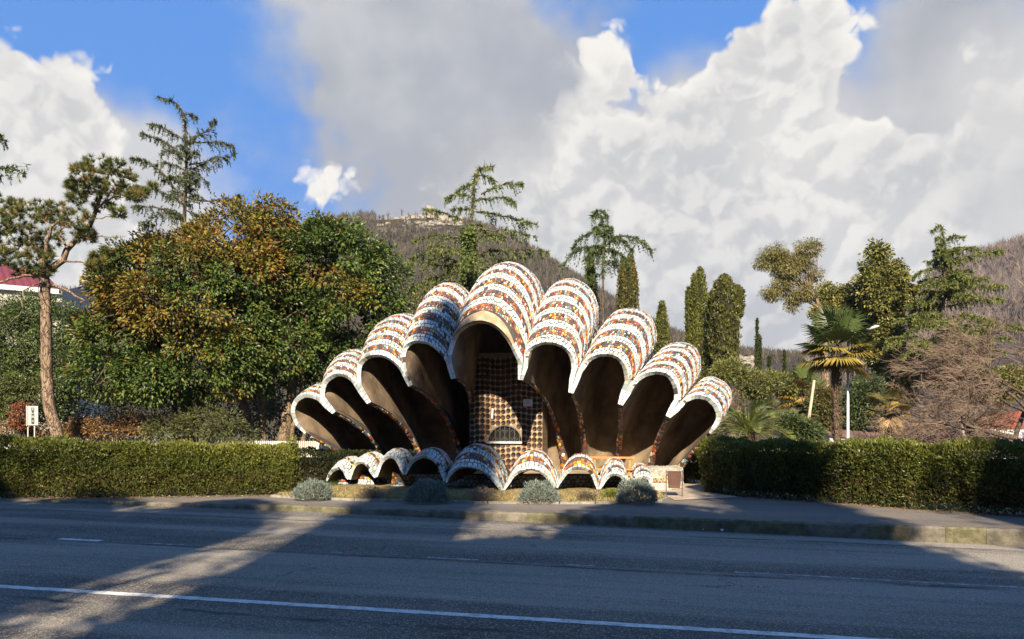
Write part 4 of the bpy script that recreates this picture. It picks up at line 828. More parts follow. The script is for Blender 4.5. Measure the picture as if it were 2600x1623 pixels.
def cypress(name, label, Y, cols_, cols, seed, group=None, leaf=.16, den=1.0, rnd=.6, foot_z=None, pw=.55):
    """column tree: list of (px, top py, half width px, foot py) flames"""
    rg = rng_(seed); x, tp, hw, fp = cols_[0]; foot = at(x, fp, Y); foot[2] = ground_z(foot[0], foot[1]) if foot_z is None else foot_z; root = thing(name, label, 'tree', tuple(foot), 0, group)
    tr, core, fol = MB(), MB(), MB()
    for (x, tp, hw, fp) in cols_:
        top = at(x, tp, Y); w = hw / F * Y; b = at(x, fp, Y); zb = max(b[2], foot[2] + .3); H = top[2] - zb; dy = rg.uniform(-.2, .2)
        prof = lambda f: w * np.minimum(1, .75 + f * .8) * np.where(f > rnd, np.clip(1 - ((f - rnd) / (1 - rnd)), 0, 1) ** pw, 1)
        tr.tube(np.array([(b[0], Y + dy, foot[2]), (b[0], Y + dy, zb + .5), (top[0], Y + dy, zb + H * .6)]) - foot, [w * .22, w * .18, w * .05], 6)
        zz = np.linspace(0, 1, 22); rings = []
        for f in zz: a = np.arange(12) / 12 * 6.283; r_ = prof(f) * .86 * (1 + .10 * np.sin(a * 3 + f * 17)) + .01; rings.append(np.c_[b[0] + (top[0] - b[0]) * f + r_ * np.cos(a), Y + dy + r_ * np.sin(a), np.full(12, zb + H * f * .985)])
        core.add(np.array(rings) - foot, grid_faces(22, 12, True))
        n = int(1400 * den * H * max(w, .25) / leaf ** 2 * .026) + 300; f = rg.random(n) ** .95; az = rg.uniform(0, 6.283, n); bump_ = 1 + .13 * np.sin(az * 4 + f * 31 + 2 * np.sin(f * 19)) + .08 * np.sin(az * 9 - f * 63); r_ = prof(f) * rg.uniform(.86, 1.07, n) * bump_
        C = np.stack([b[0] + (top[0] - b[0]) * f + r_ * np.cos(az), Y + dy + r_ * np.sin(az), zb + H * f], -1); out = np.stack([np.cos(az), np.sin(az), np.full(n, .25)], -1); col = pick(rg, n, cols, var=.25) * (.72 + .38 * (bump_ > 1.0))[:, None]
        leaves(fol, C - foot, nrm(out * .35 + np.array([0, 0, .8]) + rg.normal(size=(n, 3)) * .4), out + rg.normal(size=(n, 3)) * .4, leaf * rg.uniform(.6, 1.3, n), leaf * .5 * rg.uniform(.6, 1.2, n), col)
    tr.build('trunk', BARK_DARK, root); core.build('inner_twigs', plain('cypress_twigs', (.028, .028, .010), (.014, .014, .006), 9, .95, .4), root); fol.build('crown', LEAF, root); return root
RUST = [(.085, .085, .018), (.12, .105, .022), (.15, .10, .025), (.10, .10, .02)]
cypress('cypress', 'dark cypress partly behind the umbrella shaped cedar, just above the shell', 37, [(1499, 640, 17, 940)], CYP, 61, rnd=.5)
cypress('cypress', 'twin topped rusty green cypress right of the umbrella shaped cedar', 38, [(1600, 650, 19, 960), (1583, 655, 14, 960)], RUST, 62, rnd=.72)
cypress('cypress', 'small pointed cypress standing alone just right of the shell top lobes', 40, [(1681, 768, 20, 960)], CYP, 63, rnd=.35)
cypress('cypress', 'many stemmed cypress with blunt finger tops, left of the broad one', 38, [(1780, 680, 13.5, 980), (1760, 700, 6, 960), (1748, 733, 5.5, 960), (1799, 751, 5.5, 960)], CYP, 64, rnd=.86)
cypress('cypress', 'broad blunt cypress with a side tuft near its top', 37, [(1836, 703, 32, 980), (1877, 728, 12, 806), (1868, 730, 8, 790)], [(.07, .078, .016), (.10, .10, .02), (.13, .125, .024)], 65, rnd=.82)
GT = 'thin pointed cypresses in the distance'
for k, (x, t, w, lab) in enumerate([(1922, 812, 8, 'tallest needle thin cypress in the distant row'), (1929, 856, 4.5, 'slim cypress touching the right side of the tallest distant one'), (1955, 906, 9, 'short distant cypress right of the tallest needle thin one'), (1992, 893, 9.5, 'pointed distant cypress midway between the tallest and the palm'), (2019, 931, 8, 'shortest of the distant cypresses'), (2039, 918, 11, 'dark distant cypress half hidden by the palm leaves')]):
    cypress('cypress', lab, 62, [(x, t, w, 1040)], [(.045, .058, .018), (.06, .072, .02)], 70 + k, GT, .22, .8, rnd=.05, pw=1.0)
# ------------------------------------------------------------------ broadleaf trees
def E(x, y, rx_, rz_, Y, ry_=None, k=K): p = at(x * k, y * k, Y); s = k / F * Y; return (p, np.array([rx_ * s, (ry_ if ry_ else min(rx_, rz_)) * s, rz_ * s]))
def mag_cols(rg, P, per, C):
    g = np.array([(.038, .068, .014), (.060, .098, .018), (.095, .13, .022)]); w = np.array([(.17, .15, .016), (.20, .135, .018), (.19, .09, .018), (.12, .10, .018)])
    warm = smooth_noise(P, .9, 3) * .5 + (P[:, 2] - 3.2) * .14 - np.clip((P[:, 0] + 7.2) * .22, -.12, .5); wp = np.clip((.14 + warm - .42) * 2.6 + .40 + rg.normal(size=len(P)) * .22, .04, .92); n = len(C); wl = rg.random(n) < np.repeat(wp, per)
    return np.where(wl[:, None], w[rg.integers(0, 4, n)], g[rg.integers(0, 3, n)]) * rg.uniform(.75, 1.3, (n, 1)) * np.repeat(rg.uniform(.7, 1.3, len(P)), per)[:, None]
def magnolia(label, Y, ells, trunks, nsub, per, seed, colfn=mag_cols, name='magnolia_tree', L=.135, W=.066, sub=.44, barkm=BARK_TAN):
    rg = rng_(seed); foot = np.array(q(*trunks[0][0], Y)); foot[2] = 0; root = thing(name, label, 'tree', tuple(foot)); tr = MB()
    for pts, r0, r1 in [(t[:-2], t[-2], t[-1]) for t in trunks]: P = np.array([q(*p, Y) for p in pts]); P[0, 2] = 0; limb(tr, P - foot, r0, r1, 9, 16, .02, rg)
    tr.build('trunk', barkm, root, smooth=True)
    e2 = [(c - foot, r) for c, r in ells]; mbl = MB(); P, d = sub_clumps(rg, e2, 70); hub = np.mean([c for c, r in e2], 0)
    for p in P: limb(mbl, np.array([hub * .6 + np.array([0, 0, .4]), (hub + p) / 2 + rg.normal(size=3) * .2, p]), .05, .012, 5, 8)
    mbl.build('limbs', BARK_DARK, root)
    cf = lambda r_, P_, per_, C_: colfn(r_, P_ + foot, per_, C_)
    leafy_crown(rg, e2, nsub, per, sub, L, W, cf, droop=.35, skin=.78).build('crown', LEAF, root); return root
magnolia('broad magnolia with rusty and green leaves, dark trunk, left half of the big clump', 22.6,
    [E(450, 720, 190, 170, 22.6), E(330, 690, 95, 110, 22.3), E(560, 560, 75, 70, 23), E(575, 640, 80, 100, 22.6), E(420, 600, 90, 60, 23), E(300, 800, 90, 85, 22.0), E(250, 880, 70, 55, 21.6), E(480, 850, 150, 90, 22.2), E(360, 890, 80, 60, 21.8), E(290, 640, 50, 40, 22.6), E(575, 800, 75, 80, 22.4), E(610, 500, 40, 30, 23), E(240, 750, 40, 60, 22.4)],
    [((445, 1100), (445, 1000), (440, 900), (445, 780), .24, .12), ((445, 940), (500, 850), (560, 700), .12, .05), ((443, 930), (380, 830), (330, 730), .12, .05)], 560, 112, 81)
magnolia('magnolia with several pale trunks beside the shell, right part of the big clump', 23.6,
    [E(790, 640, 110, 110, 23.8), E(830, 740, 100, 100, 23.8), E(720, 620, 60, 75, 23.6), E(700, 560, 50, 45, 23.6), E(790, 550, 60, 40, 23.8), E(890, 650, 60, 60, 24), E(680, 820, 80, 90, 23.4), E(760, 840, 70, 60, 23.8), E(600, 890, 60, 45, 23.2), E(660, 700, 70, 80, 23.6), E(910, 720, 35, 30, 24), E(650, 520, 45, 28, 23.6)],
    [((605, 1110), (600, 1040), (585, 980), (560, 900), .17, .10), ((625, 1110), (622, 1040), (618, 960), (600, 860), .11, .07), ((665, 1110), (672, 1030), (690, 930), (705, 820), .22, .10), ((672, 1030), (710, 940), (730, 850), .11, .05), ((700, 900), (780, 780), (870, 640), .08, .03)], 400, 112, 82)
# ------------------------------------------------------------------ shrubs and further trees
def shrub(name, label, ells, cols, seed, nsub, per, L, W, sub, droop=.1, cat='shrub', group=None, stems=True, p=None, mat_=None, parts=('foliage', 'stems'), barkm=None, trunk=None, fold=.25):
    rg = rng_(seed); c0 = ells[0][0]; foot = np.array([c0[0], c0[1], ground_z(c0[0], c0[1])]); root = thing(name, label, cat, tuple(foot), 0, group); e2 = [(c - foot, r) for c, r in ells]
    st = MB()
    if trunk is not None:
        for pts, r0, r1 in trunk: P = np.array(pts, float) - foot; limb(st, P, r0, r1, 7, 14, .01, rg)
    P, d = sub_clumps(rg, e2, 26)
    for x in P:
        b = np.array([x[0] * .3, x[1] * .3, 0]) if trunk is None else np.array(trunk[0][0][-1]) - foot; limb(st, np.array([b, (b + x) / 2 + rg.normal(size=3) * .06, x]), .02 if trunk is None else .04, .006, 5, 7)
    st.build(parts[1], barkm or BARK_DARK, root)
    leafy_crown(rg, e2, nsub, per, sub, L, W, lambda r_, P_, pp, C_: pick(r_, len(C_), cols, p) * np.repeat(r_.uniform(.72, 1.25, len(P_)), pp)[:, None], droop, fold).build(parts[0], mat_ or LEAF, root); return root
GRN = [(.035, .060, .016), (.055, .085, .020), (.085, .115, .026), (.11, .135, .032)]
shrub('thuja_tree', 'dense green thuja mass behind the pine trunk at the far left', [E(100, 800, 110, 100, 27), E(20, 850, 90, 120, 27), E(160, 880, 75, 110, 26.5), E(60, 740, 70, 45, 27), E(60, 930, 110, 70, 26), E(190, 790, 40, 60, 27), E(-60, 850, 80, 110, 27)], GRN, 91, 800, 50, .13, .05, .38, .1, 'tree', parts=('crown', 'trunk'))
shrub('juniper', 'grey green spreading juniper under the big magnolia', [E(500, 1000, 75, 36, 22), E(400, 1010, 60, 26, 22), E(560, 1030, 40, 26, 22), E(600, 960, 50, 40, 25)], [(.06, .072, .026), (.09, .10, .032), (.13, .135, .045)], 92, 190, 44, .12, .03, .24)
shrub('bronze_shrub', 'rusty brown leaved low bush right of the pine foot', [E(250, 1015, 70, 24, 22.5), E(330, 1005, 60, 22, 22.5), E(190, 1010, 40, 22, 22.5)], [(.17, .085, .035), (.20, .11, .04), (.14, .075, .03), (.22, .15, .05)], 93, 120, 36, .08, .045, .2)
shrub('bronze_shrub', 'red brown bush left of the small white board sign', [E(50, 985, 26, 30, 22.5)], [(.26, .075, .03), (.20, .06, .03), (.16, .08, .035)], 94, 36, 34, .08, .045, .16)
shrub('bronze_shrub', 'tawny low bush behind the picket fence at the left edge', [E(20, 1025, 80, 20, 23), E(100, 1020, 50, 20, 23)], [(.20, .12, .045), (.24, .16, .05), (.15, .09, .035)], 95, 80, 36, .08, .04, .2)
shrub('yew_bush', 'flat branched dark yew at the left edge below the thuja', [E(20, 925, 75, 22, 24), E(-20, 960, 60, 30, 24), E(60, 905, 60, 14, 24)], [(.05, .065, .016), (.085, .10, .024), (.12, .13, .03)], 96, 90, 44, .13, .04, .22)
shrub('evergreen_shrub', 'dark evergreen thicket behind the fence left of the shell', [E(760, 960, 120, 70, 28), E(560, 940, 120, 70, 28), E(880, 900, 90, 80, 29), E(660, 1000, 130, 40, 27), E(220, 960, 90, 80, 29), E(120, 1000, 90, 50, 29), E(330, 960, 90, 70, 29)], [(.020, .030, .012), (.035, .045, .016), (.06, .06, .022), (.09, .075, .03)], 97, 480, 36, .15, .06, .4)
shrub('evergreen_shrub', 'yellow green bushes between the big magnolia and the ivy clad cedar', [E(985, 720, 50, 40, 29), E(930, 800, 60, 60, 29), E(1000, 800, 60, 60, 29)], [(.06, .075, .018), (.11, .11, .024), (.15, .13, .03)], 98, 130, 36, .15, .06, .35)
# eucalyptus
def ez(x, y, r, Y, fy=.8): p = at(*z6(x, y), Y); s = r / 2.5625 / F * Y; return (p, np.array([s, s, s * fy]))
Ye = 40.; S6 = lambda x, y, d=0.: at(*z6(x, y), Ye + d)
shrub('eucalyptus_tree', 'leaning eucalyptus with olive leaf clumps left above the fan palm', [ez(*a, Ye) for a in ((215, 215, 70), (150, 280, 50), (300, 320, 85), (440, 180, 70), (400, 270, 60), (200, 470, 55), (270, 420, 60), (350, 490, 60), (430, 470, 62), (480, 345, 45), (335, 560, 28), (260, 250, 70))],
      [(.14, .13, .042), (.19, .165, .050), (.24, .20, .06), (.10, .10, .036)], 101, 520, 40, .17, .035, .30, 1.0, 'tree', parts=('crown', 'limbs'), barkm=BARK_TAN,
      trunk=[([S6(560, 1300), S6(545, 800), S6(525, 580), S6(450, 470)], .26, .10), ([S6(525, 580), S6(330, 460), S6(220, 440)], .09, .03), ([S6(450, 470), S6(420, 300), S6(440, 190)], .08, .03), ([S6(450, 470), S6(300, 350), S6(220, 230)], .07, .03)])
Yi = 42.
def ivy_ells(lst, Y): return [ez(*a, Y, a2) for *a, a2 in lst]
shrub('ivy_tree', 'tall ivy smothered tree with ragged top, right of the fan palm', ivy_ells([(895, 200, 45, 1.2), (875, 300, 65, 1.), (960, 390, 100, 1.), (850, 430, 95, 1.), (1050, 470, 75, .9), (920, 540, 115, .9), (960, 650, 80, 1.2), (960, 780, 75, 1.2), (970, 900, 85, 1.2), (1010, 310, 34, .8), (1000, 1010, 110, .7), (900, 880, 60, 1.2)], Yi), [(.125, .13, .034), (.18, .175, .042), (.24, .21, .05), (.09, .105, .028)], 102, 900, 40, .20, .11, .40, .4, 'tree', parts=('crown', 'limbs'), trunk=[([at(*z6(960, 1380), Yi), at(*z6(960, 900), Yi), at(*z6(930, 400), Yi)], .35, .12)])
shrub('ivy_tree', 'lower ivy covered trees behind the fan palm crown', ivy_ells([(560, 470, 40, 1.3), (545, 600, 60, 1.), (680, 490, 50, 1.), (660, 590, 80, 1.), (760, 560, 60, 1.2), (800, 720, 80, 1.), (860, 820, 70, 1.), (560, 720, 60, 1.2)], 44.), [(.13, .135, .034), (.18, .175, .042), (.23, .205, .05)], 103, 420, 40, .20, .10, .42, .4, 'tree', parts=('crown', 'limbs'))
shrub('evergreen_shrub', 'bluish green tall shrub behind the white lamp post', ivy_ells([(760, 1180, 90, 1.3), (830, 1100, 80, 1.2), (740, 1300, 80, .7), (860, 1250, 90, 1.)], 33.), [(.045, .068, .028), (.065, .09, .034), (.095, .115, .04)], 104, 260, 40, .14, .06, .3)
shrub('evergreen_shrub', 'bright green shrubs with red tips left of the fan palm trunk', ivy_ells([(520, 1180, 80, 1.1), (560, 1300, 70, .9), (470, 1330, 70, .8)], 32.), [(.06, .08, .022), (.10, .12, .03), (.17, .09, .03)], 105, 160, 38, .12, .06, .26)
shrub('oleander', 'dark leaved oleander shrub just behind the right hedge beside the feather palm', ivy_ells([(410, 1370, 80, .75), (340, 1330, 50, 1.), (470, 1410, 50, .6)], 23.5), [(.035, .055, .020), (.055, .08, .026), (.085, .11, .034)], 106, 110, 36, .17, .035, .22)
shrub('evergreen_shrub', 'mixed green garden shrubs right behind the shell end lobe', ivy_ells([(90, 1080, 90, .7), (200, 1060, 90, .6), (300, 1080, 70, .8), (30, 1020, 60, .7), (-60, 980, 60, 1.), (-120, 1000, 60, 1.)], 34.), [(.10, .115, .032), (.15, .16, .042), (.19, .185, .052)], 107, 300, 38, .16, .05, .36)
shrub('evergreen_shrub', 'olive green shrubs under the broad cedar at the right', ivy_ells([(1080, 1000, 90, .8), (1200, 900, 90, .8), (1300, 1000, 110, .8), (1500, 1050, 130, .7), (1650, 1120, 100, .7), (1750, 1050, 120, .8), (1050, 1150, 80, .8)], 40.), [(.10, .105, .03), (.15, .145, .04), (.19, .17, .05)], 108, 420, 38, .2, .09, .45)
# ------------------------------------------------------------------ bare trees
def bare_tree(name, label, Y, foot_px, height, spread, seed, lean=(0, 0), col=(.19, .135, .095), levels=6, group=None, r0=.2, base_ang=.55, foot_z=None, rmin=.0075):
    rg = rng_(seed); foot = at(foot_px, 1100, Y); foot[2] = ground_z(foot[0], foot[1]) if foot_z is None else foot_z; root = thing(name, label, 'tree', tuple(foot), 0, group); big, tw = MB(), MB()
    def rec(p, d, L, r, lev):
        n = 5; P = [p]; dd = d.copy()
        for k in range(n): dd = nrm(dd + rg.normal(size=3) * .11 + np.array([0, 0, .05 if lev < 3 else .0])); P.append(P[-1] + dd * L / n)
        P = np.array(P); r = max(r, rmin); (big if lev < 3 else tw).tube(P, np.linspace(r, r * .62, n + 1), 7 if lev < 2 else (4 if lev < 4 else 3), col=np.array(col) * rg.uniform(.65, 1.25), cap=False)
        if lev >= levels: return
        for c in range(rg.integers(3, 5) if lev < levels - 1 else 4):
            t = rg.uniform(.35, 1); i = min(int(t * n), n - 1); a = base_ang * rg.uniform(.6, 1.4); ax = nrm(np.cross(dd, unit(rg, 1)[0])); nd = nrm(dd * math.cos(a) + ax * math.sin(a)); nd = nrm(nd * np.array([spread, spread, 1]) + np.array([lean[0], lean[1], .0]) * .25); rec(P[i + 1] if t < .98 else P[-1], nd, L * rg.uniform(.62, .82), r * rg.uniform(.45, .62), lev + 1)
    rec(np.zeros(3), nrm(np.array([lean[0] * .3, lean[1] * .3, 1.])), height * .30, r0, 0); big.build('trunk', BARK_DARK, root, smooth=True); tw.build('crown', TWIG, root); return root
bare_tree('bare_tree', 'wide bare deciduous tree with a haze of brown twigs at the right edge', 25.5, 2640, 9.5, 1.5, 111, (-.8, -.1), (.16, .115, .085), 7, r0=.17, base_ang=.62)
bare_tree('bare_tree', 'smaller bare tree with dark trunk left of the white pillar', 27, 2440, 7.5, 1.3, 114, (-.35, 0), (.19, .135, .10), 6, r0=.14)
bare_tree('bare_tree', 'pale bare shrub tree below the broad blunt cypress', 36, 1790, 5.5, 1.0, 113, (0, 0), (.30, .22, .15), 5, r0=.12)
# ------------------------------------------------------------------ palms
def fan_frond(mb, rg, base, d, plen, rad, col, seg=26, droop=.25, fold=.35, tipcol=None):
    d = nrm(d); hub = base + d * plen; side = nrm(np.cross(d, [0, 0, 1]) + 1e-6); up = np.cross(side, d); mb.tube([base, base + d * plen * .5 + np.array([0, 0, .02]), hub], [.014, .010, .008], 4, col=np.array(col) * .8, cap=False)
    a = np.linspace(-1.75, 1.75, seg) + rg.uniform(-.03, .03, seg); D = d[None] * np.cos(a)[:, None] + side[None] * np.sin(a)[:, None] + up[None] * (.22 * np.cos(a * 1.4))[:, None]; D = nrm(D); L = rad * (.78 + .22 * np.cos(a * .7)) * rg.uniform(.92, 1.05, seg)
    mid = hub + D * (L * .55)[:, None]; tip = mid + nrm(D - np.array([0, 0, droop]) + rg.normal(size=(seg, 3)) * .05) * (L * .45)[:, None]; Sd = nrm(np.cross(D, up[None])); w = .030 * rad / .7
    V = np.stack([np.repeat(hub[None], seg, 0), mid - Sd * w + up * w * fold, mid + up * -w * fold, mid + Sd * w + up * w * fold, tip], 1).reshape(-1, 3); i = np.arange(seg)[:, None] * 5; Fc = np.vstack([i + np.array([[0, 1, 2]]), i + np.array([[0, 2, 3]]), i + np.array([[1, 4, 2]]), i + np.array([[2, 4, 3]])])
    c = np.tile(np.array(col), (seg * 5, 1)) * np.repeat(rg.uniform(.8, 1.2, seg), 5)[:, None]
    if tipcol is not None: c[4::5] = np.array(tipcol)
    mb.add(V, Fc, c)
def fan_palm(label, Y, px, foot_py, crown_py, rad, seed, greens, n, trunk_r, yellow=.35, dead=True, skirt=0, lim=(-.35, 1.0)):
    rg = rng_(seed); top = at(px, crown_py, Y); foot = at(px, foot_py, Y); foot[2] = ground_z(foot[0], foot[1]); root = thing('fan_palm', label, 'palm', tuple(foot)); tr = MB(); H = top[2] - foot[2]; m = 40; z = np.linspace(0, H, m); r = trunk_r * (1 + .12 * np.sin(z * 38)) * np.interp(z / H, [0, .7, 1], [1, .95, 1.25]); tr.tube(np.c_[.04 * np.sin(z * 1.2), np.zeros(m), z], r, 12); nb = int(H * 60)
    zz = rg.uniform(.05, H, nb); az = rg.uniform(0, 6.28, nb); o = np.stack([np.cos(az), np.sin(az), np.zeros(nb)], -1); C = np.c_[np.zeros(nb), np.zeros(nb), zz] + o * trunk_r * .9; leaves(tr, C, o * .5 + np.array([0, 0, 1.]), o, .16, .10, np.tile([.2, .14, .09], (nb, 1))); tr.build('trunk', BARK_PALM, root)
    t0 = np.array([.04 * math.sin(H * 1.2), 0, H])
    for k in range(n):
        el = lim[0] + (lim[1] - lim[0]) * (k / (n - 1)) + rg.uniform(-.12, .12); az = k * 2.399 + rg.uniform(-.3, .3); d = np.array([math.cos(az) * math.cos(el * 1.4), math.sin(az) * math.cos(el * 1.4), math.sin(el * 1.4)]); old = k < n * yellow; col = np.array(greens[0] if not old else greens[1]) * rg.uniform(.8, 1.2); mb = MB(); fan_frond(mb, rg, t0 + np.array([0, 0, -.15 + .3 * k / n]), d, rad * rg.uniform(.55, .75), rad * rg.uniform(.85, 1.08), col, 28, .5 if old else .38, tipcol=(.32, .22, .05) if old else None); mb.build('frond', LEAF, root)
    dm = MB()
    for k in range(skirt): az = rg.uniform(0, 6.28); dm2 = np.array([math.cos(az) * .45, math.sin(az) * .45, -1.]); fan_frond(dm, rg, t0 + np.array([0, 0, -.15 - .2 * rg.random()]), dm2, rad * .35, rad * .85, np.array((.42, .30, .17)) * rg.uniform(.7, 1.15), 20, .5)
    if skirt: dm.build('dead_fronds', LEAF, root)
    if dead:
        for k in range(9): az = rg.uniform(0, 6.28); fan_frond(dm, rg, t0 + np.array([0, 0, -.25]), np.array([math.cos(az) * .9, math.sin(az) * .9, -.75]), rad * .45, rad * .75, np.array((.07, .065, .03)), 22, .5)
        dm.build('hanging_fronds', LEAF, root)
fan_palm('tall fan palm with shaggy trunk behind the right hedge', 26.5, 2124, 1190, 880, .93, 121, [(.085, .115, .034), (.24, .20, .04)], 30, .115, lim=(-.5, .9))
fan_palm('short fan palm with straw coloured dead skirt behind the right hedge', 26.0, 2262, 1190, 1035, .62, 122, [(.13, .115, .035), (.26, .19, .05)], 8, .13, .5, False, 16, (-.1, .35))
fan_palm('small fan palm with yellow lower leaves left of the tall palm', 34, 2040, 1150, 1000, .85, 123, [(.085, .11, .03), (.38, .24, .03)], 16, .15, .45)
def feather_palm(label, Y, px, py, n, L, seed, col):
    rg = rng_(seed); c = at(px, py, Y); foot = c.copy(); foot[2] = ground_z(*c[:2]); root = thing('feather_palm', label, 'palm', tuple(foot)); h = max(c[2] - foot[2], .3); MB().tube([(0, 0, 0), (0, 0, h * .6), (0, 0, h)], [.22, .24, .2], 10).build('trunk', BARK_PALM, root)
    for k in range(n):
        az = k * 2.399; el = .15 + 1.15 * (k / n); d = np.array([math.cos(az), math.sin(az), 0]); ln = L * rg.uniform(.8, 1.1); m = 26; t = np.linspace(0, 1, m); R = np.array([0, 0, h]) + d[None] * (ln * (math.cos(el) * t + .25 * t * t))[:, None] + np.array([0, 0, 1.]) * (ln * (math.sin(el) * t - (.42 + .25 * math.cos(el)) * t ** 2.2))[:, None]; mb = MB(); cc = np.array(col) * rg.uniform(.8, 1.2); mb.tube(R, np.linspace(.018, .004, m), 4, col=cc * 1.2, cap=False)
        tan = nrm(np.gradient(R, axis=0)); sd = nrm(np.cross(tan, [0, 0, 1.])); 
        for s_ in (-1, 1):
            Q = catmull(R[2:], 46); T2 = catmull(tan[2:], 46); S2 = catmull(sd[2:], 46); ll = .34 * L / 1.6 * np.sin(np.linspace(.35, 3.0, 46)); D = nrm(S2 * s_ + T2 * .75 + np.array([0, 0, .28]) + rg.normal(size=(46, 3)) * .06); leaves(mb, Q, D, np.cross(D, T2), ll, .030, np.repeat(cc[None], 46, 0) * rg.uniform(.8, 1.25, (46, 1)), .1)
        mb.build('frond', LEAF, root)
feather_palm('feather leaved palm with arching fronds behind the right end of the shell', 24.5, 1900, 1100, 32, 2.05, 131, (.17, .19, .05))
feather_palm('second low feather palm between the first one and the oleander', 25.5, 2000, 1085, 18, 1.25, 132, (.16, .18, .05))
# ------------------------------------------------------------------ plants in the bed
def cushion(name, label, x, y, w, h, cols, seed, n=5200, group=None, L=.055, W=.012):
    rg = rng_(seed); p0 = at(x * K, y * K, 16.4); k = (x * K - 1300) / F; yb = (y + h / 2) * K; Yg = 1.56 * F / (yb - HOR); c = np.array([k * Yg, Yg + .2, .04]); s = Yg * K / F; root = thing(name, label, 'plant', tuple(c), 0, group); d = unit(rg, n); d[:, 2] = np.abs(d[:, 2]); lump = 1 + .16 * np.sin(d[:, 0] * 7 + seed) * np.cos(d[:, 1] * 6) + .1 * smooth_noise(d, 6, seed); r = np.array([w / 2 * s, w / 2.3 * s, h * s * .95])
    C = d * r * (lump * rg.uniform(.55, 1.0, n) ** .4)[:, None]; D = nrm(d * .8 + np.array([0, 0, .6]) + rg.normal(size=(n, 3)) * .45); mb = MB(); leaves(mb, C, D, d + rg.normal(size=(n, 3)) * .4, L * rg.uniform(.7, 1.5, n), W * rg.uniform(.8, 1.3, n), pick(rg, n, cols)); mb.build('foliage', LEAF, root); st = MB()
    for k in range(14): e = unit(rg, 1)[0]; e[2] = abs(e[2]) + .2; st.tube([(0, 0, 0), e * r * .5, e * r * .85], [.008, .006, .003], 4)
    st.build('stems', BARK_DARK, root)
SAN = [(.15, .185, .155), (.21, .245, .20), (.095, .12, .10), (.28, .315, .265)]
cushion('santolina_bush', 'rounded silver grey bush at the left end of the bed', 735, 1160, 88, 42, SAN, 141, group='silver grey bushes in the bed')
cushion('santolina_bush', 'rounded silver grey bush below the fourth lower lobe from the left', 1010, 1162, 102, 52, SAN, 142, group='silver grey bushes in the bed')
cushion('santolina_bush', 'rounded silver grey bush just right of the shell centre', 1275, 1165, 94, 46, SAN, 143, group='silver grey bushes in the bed')
cushion('santolina_bush', 'taller peaked silver grey bush beside the litter bin', 1510, 1162, 96, 56, SAN, 144, group='silver grey bushes in the bed')
def tuft(name, label, x, y, w, h, cols, seed, n=500):
    rg = rng_(seed); k = (x * K - 1300) / F; Yg = 1.56 * F / ((y + h / 2) * K - HOR); c = np.array([k * Yg, Yg + .08, .04]); s = Yg * K / F; root = thing(name, label, 'plant', tuple(c)); P = rg.normal(size=(n, 3)) * np.array([w * s * .14, w * s * .14, 0]); D = nrm(P * 3 / (w * s) + np.array([0, 0, .75]) + rg.normal(size=(n, 3)) * .2); L = h * s * rg.uniform(.45, 1.1, n); cc = pick(rg, n, cols); mb = MB(); blades(mb, P, D, unit(rg, n), L, .008, cc); mb.build('stems', LEAF, root); mb = MB(); leaves(mb, P + D * L[:, None] * .85, D + rg.normal(size=(n, 3)) * .3, unit(rg, n), .05, .016, cc * .9); tag(mb.build('seed_heads', LEAF, root), kind='stuff')
DRY = [(.24, .18, .12), (.30, .23, .15), (.18, .13, .09)]
tuft('lavender_clump', 'dry lavender clump between the two left silver bushes', 877, 1166, 46, 28, DRY, 151); tuft('lavender_clump', 'taller dry lavender clump below the biggest lower lobe', 1137, 1168, 46, 36, DRY, 152)
tuft('lavender_clump', 'small dark dry lavender clump left of the yellow green plant', 1388, 1174, 34, 22, [(.12, .10, .07), (.18, .15, .10)], 153); tuft('bed_plant', 'small yellow green leafy plant left of the tall silver bush', 1452, 1168, 44, 24, [(.17, .19, .04), (.12, .15, .03)], 154, 700)
